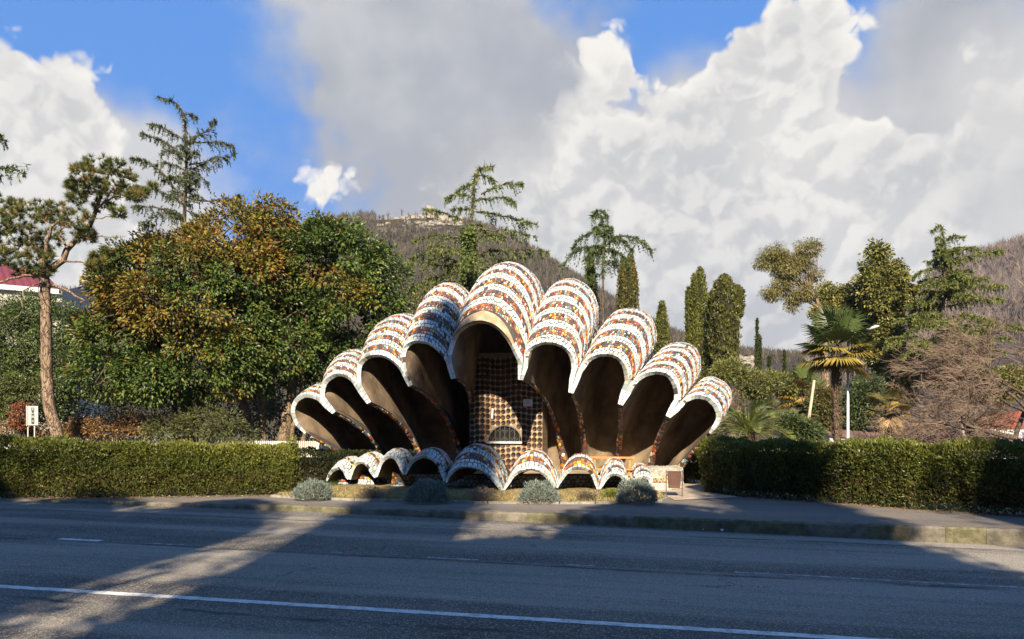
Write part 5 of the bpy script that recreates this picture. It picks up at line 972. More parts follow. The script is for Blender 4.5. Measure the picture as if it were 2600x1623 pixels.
def grasses():
    rg = rng_(161); n = 15000; x = rg.uniform(-5.2, 3.3, n); yf = np.interp(x, *np.array(BEDF).T); y = yf + .08 + rg.random(n) ** 1.4 * 2.4; C = np.c_[x, y, np.full(n, .04)]; D = nrm(np.array([0, 0, .6]) + rg.normal(size=(n, 3)) * .55); D[:, 2] = np.abs(D[:, 2]) + .12; m = smooth_noise(C, 1.3, 7); keep = m + rg.normal(size=n) * .4 > -.5; mb = MB(); blades(mb, C[keep], D[keep], unit(rg, keep.sum()), rg.uniform(.04, .13, keep.sum()), .012, pick(rg, keep.sum(), [(.36, .27, .10), (.42, .33, .14), (.28, .20, .08), (.16, .17, .05)]))
    tag(mb.build('dry_grass', LEAF), 'dry straw coloured grass over the bed before the shell', 'grass', kind='stuff')
    n = 9000; x = rg.uniform(4.2, 8.5, n); y = rg.uniform(18.6, 24, n); keep = (x > 5.25 + (y - 19) * .12) ; C = np.c_[x, y, ground_z(x, y)][keep]; m = len(C); mb = MB(); blades(mb, C, nrm(np.array([0, 0, 1.]) + rg.normal(size=(m, 3)) * .3), unit(rg, m), rg.uniform(.05, .14, m), .014, pick(rg, m, [(.06, .10, .02), (.09, .13, .025)])); tag(mb.build('lawn_grass', LEAF), 'green lawn grass beside the path right of the shell', 'grass', kind='stuff')
    n = 9000; x = rg.uniform(-11, -2.5, n); y = np.interp(x, [-11, -2.5], [18, 19.4]) + rg.random(n) * 3.6; C = np.c_[x, y, np.full(n, -.03)]; mb = MB(); blades(mb, C, nrm(np.array([0, 0, 1.]) + rg.normal(size=(n, 3)) * .35), unit(rg, n), rg.uniform(.05, .14, n), .014, pick(rg, n, [(.06, .10, .02), (.09, .12, .025)])); tag(mb.build('lawn_grass', LEAF), 'green lawn grass behind the left hedge', 'grass', kind='stuff')
    n = 5000; t = rg.random(n); xl = rg.uniform(-12, 12, n); yl = np.where(xl < 0, np.interp(xl, [-11.1, -5], [16.45, 17.45]), np.interp(xl, [4.7, 8.9, 14], [17.5, 13.2, 11.0])) - rg.random(n) ** 2 * .6; ok = (xl < -5) | (xl > 4.9); C = np.c_[xl, yl, np.full(n, .004)][ok]; ok2 = C[:, 1] > KY(C[:, 0]) + .2; C = C[ok2]; m = len(C); D = rg.normal(size=(m, 3)); D[:, 2] = np.abs(D[:, 2]) * .25; mb = MB(); leaves(mb, C, D, np.tile([0, 0, 1.], (m, 1)) + rg.normal(size=(m, 3)) * .3, rg.uniform(.03, .07, m), rg.uniform(.015, .035, m), pick(rg, m, [(.22, .13, .06), (.16, .10, .05), (.28, .19, .09)])); tag(mb.build('fallen_leaves', LEAF), 'brown fallen leaves along the feet of the hedges', 'leaves', kind='stuff')
grasses()
# ------------------------------------------------------------------ hills
def hill(name, Y0, Y1, ridge, seed, c1, c2, base_z=-3., rock=None, xr=(-2600, 5200), drop=.6, n=150, m=40):
    rg = rng_(seed); px = np.linspace(*xr, n); py = np.interp(px, *zip(*ridge)); t = np.linspace(0, 1.35, m); V = np.zeros((n, m, 3))
    zr = HC + (HOR - py) / F * Y1
    for k, tt in enumerate(t):
        Y = Y0 + (Y1 - Y0) * tt; f = tt if tt <= 1 else 1 - (tt - 1) * 1.2; f = max(f, 0) ** .85; V[:, k, 0] = (px - 1300) / F * (Y if tt < 1 else Y1 + (Y - Y1) * .4); V[:, k, 1] = Y; V[:, k, 2] = base_z + (zr - base_z) * f
    q_ = V.reshape(-1, 3); w = np.tile(np.sin(np.clip(t, 0, 1) * np.pi), n); q_[:, 2] += smooth_noise(q_ * np.array([1, 1, 0]), 18. / Y1, seed) * w * .018 * Y1
    def fn(g, b, out):
        co = obj_co(g); a = g.noise(co, 9. / Y1, 8, .65); f = g.noise(co, 160. / Y1, 5, .7); c = g.mix(g.rng(a, .35, .65), (*c1, 1), (*c2, 1)); c = g.mix(g.rng(f, .45, .7, 0, .7), c, (*[x * .45 for x in c2], 1))
        g.put(b.inputs['Base Color'], c); b.inputs['Roughness'].default_value = 1; b.inputs['Specular IOR Level'].default_value = 0; bump(g, b, f, 1., Y1 * .01)
    o = MB().add(V, grid_faces(n, m)[:, ::-1]).build(name, mat(name + '_cover%d' % seed, fn), smooth=True); tag(o, kind='structure'); return V, px
def wood_on(name, label, V, lo, hi, trees, seed, cols, hgt, kmin=.35, spread=.3, clear=None):
    """a far-off leafless wood that reads as one mass: thousands of thin forked trees"""
    rg = rng_(seed); n, m = V.shape[:2]; i = rg.uniform(lo, hi, trees); t = kmin * m + (m * .74 - kmin * m) * rg.random(trees) ** .7; 
    if clear: ok = ~((i > clear[0]) & (i < clear[1]) & (t > clear[2])) | (rg.random(trees) < .06); i, t = i[ok], t[ok]; trees = len(i)
    ii, tt = i.astype(int), t.astype(int); fi, ft = (i - ii)[:, None], (t - tt)[:, None]; P = V[ii, tt] * (1 - fi) * (1 - ft) + V[ii + 1, tt] * fi * (1 - ft) + V[ii, tt + 1] * (1 - fi) * ft + V[ii + 1, tt + 1] * fi * ft
    h = hgt * rg.uniform(.6, 1.2, trees); mb = MB(); c = pick(rg, trees, cols, var=.3); blades(mb, P - [0, 0, .3], np.tile([0, 0, 1.], (trees, 1)) + rg.normal(size=(trees, 3)) * .1, np.tile([1., 0, 0], (trees, 1)), h, hgt * .045, c)
    for k in range(9):
        d = nrm(np.array([0, 0, 1.1]) + rg.normal(size=(trees, 3)) * spread * 1.6); s = P + np.array([0, 0, 1.]) * (h * rg.uniform(.25, .75, trees))[:, None]; blades(mb, s, d, np.cross(d, [0, 1., 0]), h * rg.uniform(.3, .55, trees), hgt * .05, c * rg.uniform(.8, 1.2, (trees, 1)))
    return tag(mb.build(name, TWIG), label, 'wood', kind='stuff')
RB = [(.050, .043, .032), (.068, .058, .042), (.036, .032, .026), (.085, .070, .05)]
V1, px1 = hill('hill', 150, 330, [(-2600, 760), (-400, 720), (0, 745), (230, 760), (420, 690), (700, 600), (880, 555), (960, 556), (1010, 552), (1090, 548), (1200, 575), (1290, 602), (1370, 650), (1430, 690), (1500, 735), (1600, 800), (1700, 850), (1800, 890), (1950, 905), (2100, 915), (5200, 960)], 3, (.085, .074, .050), (.055, .047, .034))
s1 = lambda p: np.interp(p, px1, np.arange(150))
wood_on('hill_wood', 'leafless brown wood covering the hill behind the shell', V1, s1(700), s1(2050), 8000, 171, RB, 4.0, clear=(s1(955), s1(1175), 24)); wood_on('hill_wood', 'leafless wood on the slope behind the far left trees', V1, s1(-300), s1(700), 2500, 172, RB, 5.5)
V2, px2 = hill('hill', 130, 300, [(-2600, 1040), (1700, 1000), (1900, 960), (2150, 880), (2280, 800), (2390, 700), (2500, 655), (2600, 628), (2800, 560), (3400, 520), (5200, 620)], 4, (.10, .084, .078), (.07, .058, .056), xr=(1650, 5200), n=120)
s2 = lambda p: np.interp(p, px2, np.arange(120))
wood_on('hill_wood', 'leafless violet brown wood on the hillside at the right edge', V2, s2(2050), s2(2900), 6500, 173, [(.10, .082, .08), (.125, .10, .092), (.075, .064, .066), (.14, .105, .08)], 5.5, .2)
# tall bare trees on the crest, and pale rock ledges
def crest_tree(px, Y, py0, h, seed, lab): bare_tree('bare_tree', lab, Y, px, h, .8, seed, col=(.17, .14, .13), levels=4, group='bare trees on the hill crest', r0=h * .030, rmin=.055, base_ang=.42, foot_z=HC + (HOR - py0) / F * Y)
for k, (x, y, h) in enumerate([(905, 590, 9), (925, 588, 9.5), (945, 590, 10), (968, 592, 11), (985, 594, 10), (1005, 596, 8.5)]): crest_tree(x, 325, y, h, 180 + k, ['first', 'second', 'third', 'fourth', 'fifth', 'last'][k] + ' bare tree from the left in the row on the hill crest')
ROCK = plain('limestone', (.34, .305, .245), (.20, .175, .135), .6, .95, .9, bd=.4)
def boulders(name, label, pts, Y, seed, sz):
    rg = rng_(seed); mb = MB()
    for x, y, w, h in pts:
        c = at(x, y, Y); s = Y / F; a = np.arange(8) / 8 * 6.283; rings = []
        for f in (0, .5, .85, 1): rings.append(c + np.c_[np.cos(a) * w * s * (1 - f * .35), np.sin(a) * w * s * .6, np.full(8, (f - .4) * h * s)] * rg.uniform(.75, 1.2, (8, 1)))
        mb.add(np.array(rings), [grid_faces(4, 8, True), np.arange(8)[None] + 24])
    return tag(mb.build(name, ROCK), label, 'rock', kind='stuff')
rg = rng_(191)
def on_hill(V, i, t): i0, t0 = int(i), int(t); return V[i0, t0] * (1 - (i - i0)) * (1 - (t - t0)) + V[i0 + 1, t0] * (i - i0) * (1 - (t - t0)) + V[i0, t0 + 1] * (1 - (i - i0)) * (t - t0) + V[i0 + 1, t0 + 1] * (i - i0) * (t - t0)
def ledges():
    mb = MB(); a = np.arange(8) / 8 * 6.283
    for _ in range(60):
        c = on_hill(V1, rg.uniform(s1(960), s1(1160)), rg.uniform(24, 29)); w, h = rg.uniform(.8, 2.6), rg.uniform(.5, 1.3); mb.add(np.array([c + np.c_[np.cos(a) * w * (1 - f * .3), np.sin(a) * w * .6, np.full(8, (f - .4) * h)] * rg.uniform(.75, 1.2, (8, 1)) for f in (0, .5, .85, 1)]), [grid_faces(4, 8, True), np.arange(8)[None] + 24])
    tag(mb.build('rock_ledges', ROCK), 'pale limestone ledges across the upper slope below the hill ruin', 'rock', kind='stuff')
ledges()
boulders('rock_outcrop', 'pale rock outcrop on the low far slope left of the thin cypresses', [(rg.uniform(1872, 1915), rg.uniform(905, 940), rg.uniform(6, 12), rg.uniform(5, 9)) for _ in range(26)] + [(rg.uniform(1975, 2000), rg.uniform(950, 985), rg.uniform(4, 8), rg.uniform(4, 8)) for _ in range(10)], 150, 193, 1)
RUIN = plain('ruin_stone', (.36, .31, .23), (.24, .20, .145), .5, .95, .8, bd=.3)
def ring_wall(c, r, h, wall, n=20, seed=1, jag=.12, taper=.9, slit=()):
    rg = rng_(seed); a = np.arange(n) / n * 6.283; hh = h * (1 - jag * rg.random(n)); O = np.c_[np.cos(a), np.sin(a)]; V = []
    for rr, z in ((r, np.zeros(n)), (r * taper, hh), (r * taper - wall, hh), (r * taper - wall, np.zeros(n))): V.append(np.c_[O * rr, z])
    mb = MB().add(np.array(V), grid_faces(4, n, True)); return mb
def ruins():
    Y = 329.; c = at(1094, 556, Y); s = Y / F; root = thing('ruined_fort', 'ruined pale stone fort with square tower on the hill crest', 'ruin', tuple(c)); mb = MB(); w = 10 * s; h = 32 * s
    V = []; t = 1.0
    for (ww, z) in ((w, 0), (w * .96, h)): V += [(-ww, -ww, z), (ww, -ww, z - (1.2 if z else 0)), (ww, ww, z), (-ww, ww, z + (1. if z else 0))]
    mb.add(np.array(V), [np.array([(0, 1, 5, 4), (1, 2, 6, 5), (2, 3, 7, 6), (3, 0, 4, 7), (4, 5, 6, 7)])]); mb.build('tower', RUIN, root); dk = plain('dark_opening', (.05, .045, .04), None, 3, .9, 0); MB().box((-.5, -w - .06, h * .45), (.3, -w + .3, h * .62)).build('window', dk, root)
    rg = rng_(5)
    for x0, x1, hh in ((-75, -40, 9), (-38, -12, 12), (12, 50, 7), (55, 80, 5)):
        n = 8; xs = np.linspace(x0, x1, n) * s; top = hh * s * (1 - .4 * rg.random(n)); V = np.vstack([np.c_[xs, np.full(n, -.5), np.full(n, -2.)], np.c_[xs, np.full(n, -.5), top], np.c_[xs, np.full(n, .7), top], np.c_[xs, np.full(n, .7), np.full(n, -2.)]]).reshape(4, n, 3); MB().add(V, grid_faces(4, n)).build('wall', RUIN, root)
    Y = 300.; c = at(216, 745, Y); s = Y / F; root = thing('ruined_tower', 'round broken stone tower on the skyline behind the pine', 'ruin', tuple(c)); ring_wall(c, 14.5 * s, 49 * s, 1., 20, 7, .12, .92).build('wall', RUIN, root)
    for x, z in ((-4, 22), (3, 34), (6, 18)): MB().box((x * s - .3, -14.6 * s * .97, z * s), (x * s + .3, -12 * s, z * s + 1.2)).build('slit', dk, root)
ruins()
# ------------------------------------------------------------------ buildings
WHITE = plain('white_render', (.66, .63, .57), (.52, .49, .43), 2, .85, .3); DARKW = plain('dark_pane', (.03, .035, .04), None, 2, .2, 0)
def roof_mat(name, c): return plain(name, c, tuple(x * .7 for x in c), 3, .6, .3)
def ribbed(mb, a, b, c, d, pitch, h):
    """sheet roof with raised ribs between eave a-b and ridge d-c"""
    a, b, c, d = map(np.array, (a, b, c, d)); n = max(2, int(np.linalg.norm(b - a) / pitch)); t = np.linspace(0, 1, n * 4 + 1); up = nrm(np.cross(b - a, d - a)); up = up if up[2] > 0 else -up; w = np.tile([0, 1, 1, 0], n + 1)[: len(t)] * h; m = 7
    rows = []
    for f in np.linspace(0, 1, m): rows.append((a + (b - a) * t[:, None]) * (1 - f) + (d + (c - d) * t[:, None]) * f + up * (w[:, None] + (.02 * (1 - (f * 6 % 1)))))
    mb.add(np.array(rows), grid_faces(m, len(t)))
def left_house():
    Y = 58.; A = at(-260, 600, Y); eL, eR = at(-260, 700, Y), at(150, 735, Y); rL, rR = at(-260, 610, Y + 7), at(120, 700, Y + 7); foot = at(-60, 1100, Y); foot[2] = 0; root = thing('house', 'white house with dark red roof behind the pine at the left edge', 'house', tuple(foot)); mb = MB(); ribbed(mb, eL - foot, eR - foot, rR - foot, rL - foot, .6, .06); mb.build('roof', roof_mat('dark_red_roof', (.17, .03, .032)), root)
    V = np.array([(eL[0], Y + .4, 0), (eR[0], Y + .4, 0), (eR[0], Y + .4, eR[2] - .1), (eL[0], Y + .4, eL[2] - .1), (eR[0], Y + 7, 0), (eR[0], Y + 7, rR[2] - .2)]) - foot; MB().add(V, [np.array([(0, 1, 2, 3), (1, 4, 5, 2)])]).build('wall', plain('grey_render', (.36, .34, .30), (.28, .26, .23), 2, .85, .3), root); mb = MB(); mb.add(np.array([eL + [0, -.05, -.35], eR + [0, -.05, -.35], eR + [0, -.05, 0], eL + [0, -.05, 0]]) - foot, [np.array([(0, 1, 2, 3)])]); mb.build('fascia', WHITE, root)
    for k in range(4): x = eL[0] + 2 + k * 3.2; w = MB().box((x - foot[0], Y + .36 - foot[1], 9.6), (x + 1.1 - foot[0], Y + .42 - foot[1], 11.)).build('window', DARKW, root)
left_house()
def restaurant():
    Y = 31.; foot = at(2300, 1150, Y); foot[2] = ground_z(foot[0], foot[1]); root = thing('restaurant', 'low restaurant with brown ribbed roofs and white fascia beyond the right hedge', 'restaurant', tuple(foot)); br = roof_mat('brown_sheet_roof', (.20, .125, .10)); G = lambda x, y, d=0.: at(x, y, Y + d) - foot
    mb = MB(); ribbed(mb, G(2195, 1118), G(2480, 1127), G(2440, 1098, 3), G(2195, 1090, 3), .22, .03); mb.build('roof', br, root); mb = MB(); ribbed(mb, G(2060, 1108, -1), G(2196, 1116, -1), G(2190, 1096, 2), G(2080, 1090, 2), .22, .03); mb.build('roof', br, root); mb = MB(); ribbed(mb, G(2160, 1104, 1.), G(2204, 1116, 0), G(2196, 1091, 3.), G(2180, 1091, 3), .22, .03); mb.build('roof', br, root)
    mb = MB(); ribbed(mb, G(2480, 1127), G(2640, 1133), G(2640, 1105, 3), G(2440, 1098, 3), .22, .03); mb.build('roof', br, root); MB().tube([G(2195, 1090, 3.02) + [0, 0, .04], G(2198, 1102, 1.5) + [0, 0, .05], G(2206, 1120, -.02) + [0, 0, .04]], .05, 6).build('ridge_cap', br, root)
    f = MB(); a, b = G(2060, 1110, -1.1), G(2197, 1118, -1.1); f.add([a - [0, 0, .18], b - [0, 0, .18], b, a], [np.array([(0, 1, 2, 3)])]); f.build('fascia', WHITE, root); f = MB(); a, b = G(2197, 1120, -.1), G(2370, 1126, -.1); f.add([a - [0, 0, .12], b - [0, 0, .12], b, a], [np.array([(0, 1, 2, 3)])]); f.build('fascia', plain('orange_trim', (.55, .28, .09), None, 4, .6, .1), root); f = MB(); a, b = G(2370, 1126, -.1), G(2650, 1134, -.1); f.add([a - [0, 0, .25], b - [0, 0, .25], b, a], [np.array([(0, 1, 2, 3)])]); f.build('fascia', WHITE, root)
    lo = -foot[2] * 0; w = MB(); a, b = G(2070, 1116, .3), G(2640, 1134, .3); w.add([(a[0], a[1], 0), (b[0], b[1], 0), b - [0, 0, .1], a - [0, 0, .1]], [np.array([(0, 1, 2, 3)])]); w.build('wall', WHITE, root)
    for k in range(9): x = a[0] + .7 + k * .95; MB().box((x, a[1] - .05, .9), (x + .6, a[1] - .01, 1.9)).build('window', DARKW, root)
    Y2 = 36.; foot2 = at(2580, 1150, Y2); foot2[2] = ground_z(*foot2[:2]); r2 = thing('house', 'white house with orange red tiled roof beyond the restaurant at the right edge', 'house', tuple(foot2)); G2 = lambda x, y, d=0.: at(x, y, Y2 + d) - foot2
    mb = MB(); ribbed(mb, G2(2470, 1090), G2(2680, 1092), G2(2680, 1040, 4), G2(2510, 1052, 4), .24, .035); mb.build('roof', roof_mat('orange_tile_roof', (.30, .08, .04)), r2); a, b = G2(2478, 1092, .2), G2(2680, 1094, .2); MB().add([(a[0], a[1], 0), (b[0], b[1], 0), b, a], [np.array([(0, 1, 2, 3)])]).build('wall', WHITE, r2)
    mb = MB(); a, b = G2(2470, 1090, -.03), G2(2680, 1092, -.03); mb.add([a - [0, 0, .12], b - [0, 0, .12], b, a], [np.array([(0, 1, 2, 3)])]); mb.build('fascia', WHITE, r2)
    p = at(2445, 1150, 33.); p[2] = ground_z(p[0], p[1]); pr = thing('pillar', 'white square pillar standing behind the bare tree', 'pillar', tuple(p)); h = at(2445, 1062, 33.)[2] - p[2]; MB().box((-.07, -.07, 0), (.07, .07, h)).build('shaft', WHITE, pr); MB().box((-.10, -.10, h + .002), (.10, .10, h + .06)).build('cap', WHITE, pr)
    # sign with pink script
    Y3 = 30.7; s = thing('shop_sign', 'white rounded sign board with pink script lettering at the right edge', 'sign', tuple(at(2575, 1122, Y3))); q3 = lambda x, y: at(x, y, Y3) - at(2575, 1122, Y3); pts = [(2545, 1105), (2552, 1100), (2565, 1097.5), (2590, 1097), (2630, 1098), (2650, 1104), (2645, 1119), (2560, 1119), (2549, 1113)]; P = np.array([q3(*p) for p in pts]); Bk = P + [0, .05, 0]; n = len(P); i = np.arange(n); MB().add(np.vstack([P, Bk]), [np.arange(n)[None], np.stack([i, (i + 1) % n, (i + 1) % n + n, i + n], -1)]).build('board', plain('sign_white', (.78, .77, .72), None, 2, .5, 0), s)
    cu = bpy.data.curves.new('lettering', 'FONT'); cu.body = 'Bouston'; cu.size = .29; cu.shear = .35; cu.extrude = .015; cu.offset = .006; cu.space_character = .92; o = link('lettering', cu, s); cu.materials.append(plain('pink_letters', (.62, .32, .42), (.52, .25, .35), 5, .5, 0)); o.rotation_euler = (R_(90), 0, 0); o.location = q3(2548, 1119.5) + np.array([0, -.05, 0]); bpy.context.view_layer.update(); me = bpy.data.meshes.new_from_object(o.evaluated_get(bpy.context.evaluated_depsgraph_get())); loc, rot = o.location.copy(), o.rotation_euler.copy(); bpy.data.objects.remove(o); o = link('lettering', me, s); o.location = loc; o.rotation_euler = rot
restaurant()
# ------------------------------------------------------------------ street furniture
STEEL = plain('painted_white_steel', (.68, .68, .66), (.58, .58, .56), 6, .4, .05)
def lamp():
    Y = 27.; foot = at(2153, 1120, Y); foot[2] = ground_z(foot[0], foot[1]); r = thing('street_lamp', 'white street lamp post right of the tall fan palm trunk', 'street lamp', tuple(foot)); top = at(2153, 850, Y) - foot; MB().tube([(0, 0, 0), (0, 0, 1.2), (0, 0, 1.25), (0, 0, top[2])], [.062, .06, .05, .036], 10).build('post', STEEL, r, smooth=True); e = at(2208, 836, Y) - foot; e[1] = 0; MB().tube(catmull([(0, 0, top[2] - .02), (.12, 0, top[2] + .12), (e[0] * .6, 0, e[2] - .02), (e[0], 0, e[2])], 10), .022, 7).build('arm', STEEL, r)
    h = at(2231, 828, Y) - foot; h[1] = 0; d = h - e; P = np.array([e + d * t for t in np.linspace(-.1, 1.05, 8)]); w = np.array([.03, .06, .085, .09, .09, .08, .06, .02]); mb = MB(); V = np.array([[p + [0, -ww, 0], p + [0, 0, .07 * ww / .09], p + [0, ww, 0], p + [0, 0, -.03]] for p, ww in zip(P, w)]); mb.add(V, grid_faces(8, 4, True)); mb.build('lamp_head', STEEL, r, smooth=True)
    p0, p1 = at(2053, 1067, 25.), at(2067.5, 966, 25.); ft = p0.copy(); ft[2] = ground_z(*p0[:2]); ft[0] -= .1; pole = thing('utility_pole', 'leaning pale wooden pole left of the tall fan palm', 'pole', tuple(ft)); MB().tube([(0, 0, 0), p0 - ft, p1 - ft], [.055, .05, .042], 9).build('shaft', plain('pale_pole_wood', (.45, .38, .28), (.32, .26, .18), 8, .9, .4), pole, smooth=True)
    for k, dx in enumerate((-.06, -.06)):
        a = p1 + np.array([dx, 0, -.05 - .15 * k]); b = at(1500, 930 - 8 * k, 34.); t = np.linspace(0, 1, 24)[:, None]; P = a + (b - a) * t; P[:, 2] -= (np.sin(t[:, 0] * np.pi) * .35); o = MB().tube(P, .008, 4).build('overhead_cable', plain('black_cable', (.03, .03, .03), None, 3, .6, 0)); tag(o, ('upper' if k == 0 else 'lower') + ' thin black cable strung leftward from the leaning pole', 'cable')
lamp()
def bin_():
    c = at(1712, 1262, 16.9); c[2] = .0; r = thing('litter_bin', 'brown tilting steel litter bin in a tube frame beside the shell', 'litter bin', tuple(c), R_(-14)); brown = plain('brown_enamel', (.12, .065, .045), (.075, .04, .03), 6, .38, .1, spec=.5); fr = plain('frame_steel', (.11, .10, .09), (.07, .06, .055), 9, .5, .1)
    T = [(-.15, -.12), (.15, -.12), (.15, .12), (-.15, .12)]; B = [(-.125, -.09), (.125, -.09), (.125, .09), (-.125, .09)]; V = [(a, b, .19) for a, b in B] + [(a, b, .56) for a, b in T] + [(a * .93, b * .93, .555) for a, b in T] + [(a * .9, b * .9, .215) for a, b in B]; MB().add(V, [np.array([(0, 1, 5, 4), (1, 2, 6, 5), (2, 3, 7, 6), (3, 0, 4, 7), (3, 2, 1, 0), (4, 5, 9, 8), (5, 6, 10, 9), (6, 7, 11, 10), (7, 4, 8, 11), (8, 9, 13, 12), (9, 10, 14, 13), (10, 11, 15, 14), (11, 8, 12, 15), (12, 13, 14, 15)])]).build('bucket', brown, r)
    for sx in (-1, 1):
        x = sx * .175; MB().tube([(x, -.0, 0), (x, 0, .3), (x, 0, .58)], .011, 7).build('leg', fr, r); MB().tube([(x, -.12, .012), (x, 0, .014), (x, .12, .012)], .011, 6).build('foot', fr, r); MB().tube([(x, 0, .47), (x * .86, 0, .47)], .014, 6).build('pivot', fr, r)
    MB().tube([(-.175, 0, .10), (0, 0, .10), (.175, 0, .10)], .009, 6).build('crossbar', fr, r)
bin_()
def board():
    Y = 22.; a = at(72, 1115, Y); a[2] = 0; r = thing('notice_board', 'small white notice board on two posts left of the pine trunk', 'sign', tuple(a), R_(28)); wm = plain('white_board', (.50, .51, .47), (.42, .43, .39), 5, .5, .05); t = at(72, 1031, Y)[2]; b = at(72, 1080, Y)[2]
    for x in (-.012, .15): MB().box((x - .014, -.01, 0), (x + .014, .015, b + .02)).build('post', wm, r)
    MB().box((-.03, -.032, b), (.24, -.011, t)).build('panel', wm, r); MB().box((-.052, -.05, b - .02), (-.031, .03, t + .01)).build('side_cover', wm, r); ink = plain('dark_print', (.06, .065, .06), None, 3, .7, 0); gy = plain('grey_print', (.30, .32, .28), None, 3, .7, 0); h = t - b
    for z0, z1, x0, x1, m_ in ((.76, .92, .07, .15, ink), (.64, .75, .08, .145, ink), (.50, .60, .075, .15, ink), (.06, .40, .075, .15, ink), (.79, .89, .085, .135, gy), (.18, .26, .09, .135, gy), (.44, .47, .05, .17, gy)): y = -.035 if m_ is ink else -.038; MB().box((x0, y, b + z0 * h), (x1, y + .002, b + z1 * h)).build('print', m_, r)
board()
def fence(label, x0, x1, y0, y1, ztop, seed, deco=None):
    root = thing('picket_fence', label, 'fence', (x0, y0, 0)); d = np.array([x1 - x0, y1 - y0, 0]); L = np.linalg.norm(d); ang = math.atan2(d[1], d[0]); root.rotation_euler = (0, 0, ang); wm = plain('white_fence_paint', (.74, .72, .66), (.62, .60, .54), 3, .6, .1); mb = MB(); n = int(L / .062)
    for k in range(n):
        x = k * .062; w = .036
        if deco and abs(x - deco) < .22: continue
        V = [(x, -.01, .12), (x + w, -.01, .12), (x + w, -.01, ztop - .02), (x + w / 2, -.01, ztop), (x, -.01, ztop - .02)]; V += [(a, .008, c) for a, b, c in V]; i = np.arange(5); mb.add(V, [np.arange(5)[None], np.arange(5)[None] + 5, np.stack([i, (i + 1) % 5, (i + 1) % 5 + 5, i + 5], -1)])
    tag(mb.build('pickets', wm, root), kind='stuff'); MB().box((0, .010, ztop - .30), (L, .035, ztop - .23)).build('rail', wm, root); MB().box((0, .010, .2), (L, .035, .27)).build('rail', wm, root); k = 0.
    while k <= L: MB().box((k - .04, .037, 0), (k + .04, .10, ztop + .01)).build('post', wm, root); k += 2.0
    if deco:
        mb = MB(); t = np.linspace(0, np.pi, 12)
        for s_ in (-1, 1): mb.tube(np.c_[deco + s_ * (.06 + .13 * np.sin(t / 2) ** 1.5), np.full(12, -.005), ztop - .05 - .2 * (1 - np.cos(t / 2))], .022, 5)
        mb.box((deco - .07, -.008, .12), (deco + .07, .008, ztop - .02)); mb.box((deco - .6, -.013, ztop - .36), (deco + .6, -.0105, ztop - .24)); mb.build('scroll_panel', wm, root)
fence('white picket fence behind the left hedge next to the magnolia trunks', -9.9, -4.4, 23.6, 23.0, 1.10, 1, 4.2); fence('white picket fence tips behind the left hedge at the frame edge', -17, -10.3, 22.6, 23.2, 1.20, 2)
for k, (x, y, lab) in enumerate([(1833, 1350, 'larger crumpled white paper scrap in the gutter'), (1785, 1348, 'tiny white paper scrap left of the larger one in the gutter')]):
    X, Yp = road_pt(x, y); rg = rng_(200 + k); V = unit(rg, 12) * (.035 if k == 0 else .016) * rg.uniform(.7, 1.2, (12, 1)); V[:, 2] *= .7; import bmesh as _b; bm = _b.new(); [bm.verts.new(v) for v in V]; _b.ops.convex_hull(bm, input=bm.verts); me = bpy.data.meshes.new('paper_scrap'); bm.to_mesh(me); bm.free(); me.materials.append(WHITE); o = link('paper_scrap', me, None, (X, Yp, float(zroad(X)) + .025)); tag(o, lab, 'litter')
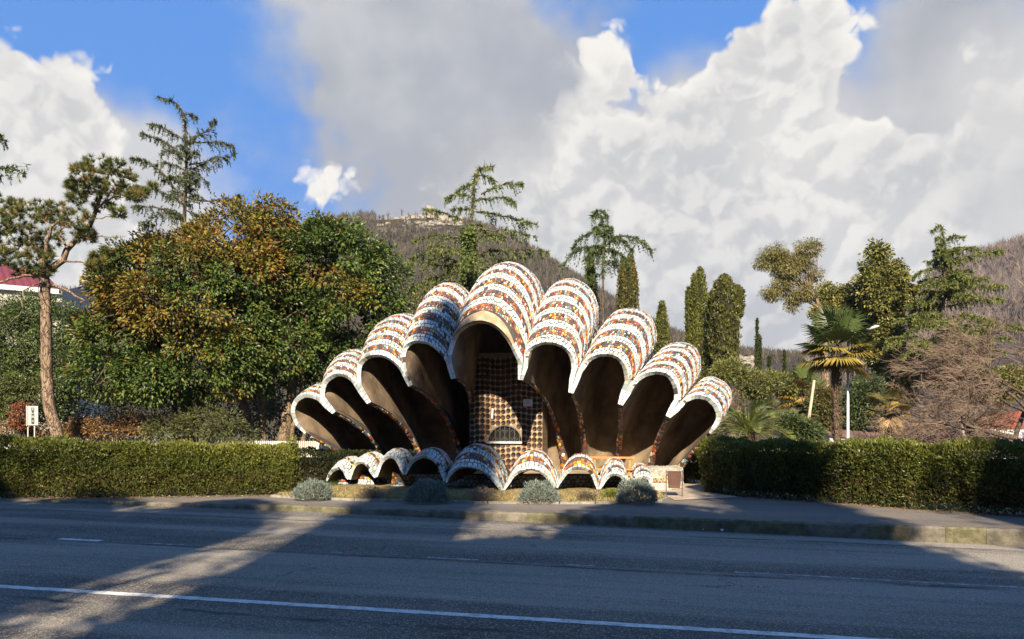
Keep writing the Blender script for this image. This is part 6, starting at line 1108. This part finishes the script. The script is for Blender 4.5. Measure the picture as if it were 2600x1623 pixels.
# ------------------------------------------------------------------ trees across the road behind the viewer, whose shadows lie on the road
def shade_tree(name, label, X, Y, h, w, seed, rnd=.55, low=0.):
    rg = rng_(seed); foot = np.array([X, Y, -.02]); root = thing(name, label, 'tree', tuple(foot), 0, 'cypresses across the road'); MB().tube([(0, 0, 0), (0, 0, h * .5), (0, 0, h * .9)], [w * .16, w * .1, .03], 8).build('trunk', BARK_DARK, root); zz = np.linspace(0, 1, 30); rings = []; pr = lambda f: w * (np.minimum(1, .55 + f * 1.6) * np.where(f > rnd, np.clip(1 - (f - rnd) / (1 - rnd), 0, 1) ** .6, 1))
    for f in zz: a = np.arange(14) / 14 * 6.283; r_ = pr(f) * .9 * (1 + .10 * np.sin(a * 3 + f * 17) + .06 * rg.random(14)) + .01; rings.append(np.c_[r_ * np.cos(a), r_ * np.sin(a), np.full(14, low + (h - low) * f)])
    MB().add(np.array(rings), grid_faces(30, 14, True)).build('inner_twigs', plain('cypress_twigs', (.028, .028, .010)), root); n = 4200; f = rg.random(n); az = rg.uniform(0, 6.283, n); r_ = pr(f) * rg.uniform(.85, 1.14, n); C = np.c_[r_ * np.cos(az), r_ * np.sin(az), low + (h - low) * f]; out = np.stack([np.cos(az), np.sin(az), np.full(n, .5)], -1); mb = MB(); leaves(mb, C, out * .7 + np.array([0, 0, .7]) + rg.normal(size=(n, 3)) * .4, out, .30, .14, pick(rg, n, CYP)); mb.build('crown', LEAF, root)
SHADE = [  # x, half width, how far over the ground the tip of the shadow reaches, y of the trunk, bluntness
    (-13.9, 3.3, 19.6, -7, .85, 'cypress across the road, first from the left behind the viewer'),
    (-9.4, 2.3, 16.2, -6, .85, 'cypress across the road, second from the left behind the viewer'),
    (-6.2, 1.8, 15.9, -8, .85, 'cypress across the road, third from the left behind the viewer'),
    (-2.0, 1.3, 26.0, -9, .8, 'tallest cypress across the road, fourth from the left behind the viewer'),
    (-.35, .95, 11.0, -5, .96, 'shortest cypress across the road, fifth from the left behind the viewer'),
    (2.2, 2.05, 15.1, -6, .85, 'cypress across the road, sixth from the left behind the viewer'),
    (4.95, 1.1, 20.8, -9, .88, 'cypress across the road, seventh from the left behind the viewer'),
    (10.3, 2.6, 18.2, -7, .85, 'cypress across the road, eighth from the left behind the viewer')]
TANE = math.tan(SUN_EL)
for k, (X, w, reach, Y, bl, lab) in enumerate(SHADE):
    h = (reach - Y) * TANE / math.cos(SUN_AZ); shade_tree('cypress', lab, X - (reach - Y) * math.tan(SUN_AZ) * .6, Y, h, w, 210 + k, bl)

# ------------------------------------------------------------------ the air
HZ = 0.00015
if HZ:
    hz = bpy.data.materials.new('thin_haze'); hz.use_nodes = True; g = NT(hz.node_tree); g.n.clear(); vo = g.new('ShaderNodeVolumePrincipled'); vo.inputs['Color'].default_value = (.86, .90, 1, 1); vo.inputs['Density'].default_value = HZ; g.l.new(vo.outputs[0], g.new('ShaderNodeOutputMaterial').inputs['Volume'])
    o = MB().box((-1000, -80, -5), (1300, 1000, 175)).build('haze', hz); tag(o, 'thin bluish air haze over the whole place', 'haze', kind='stuff')
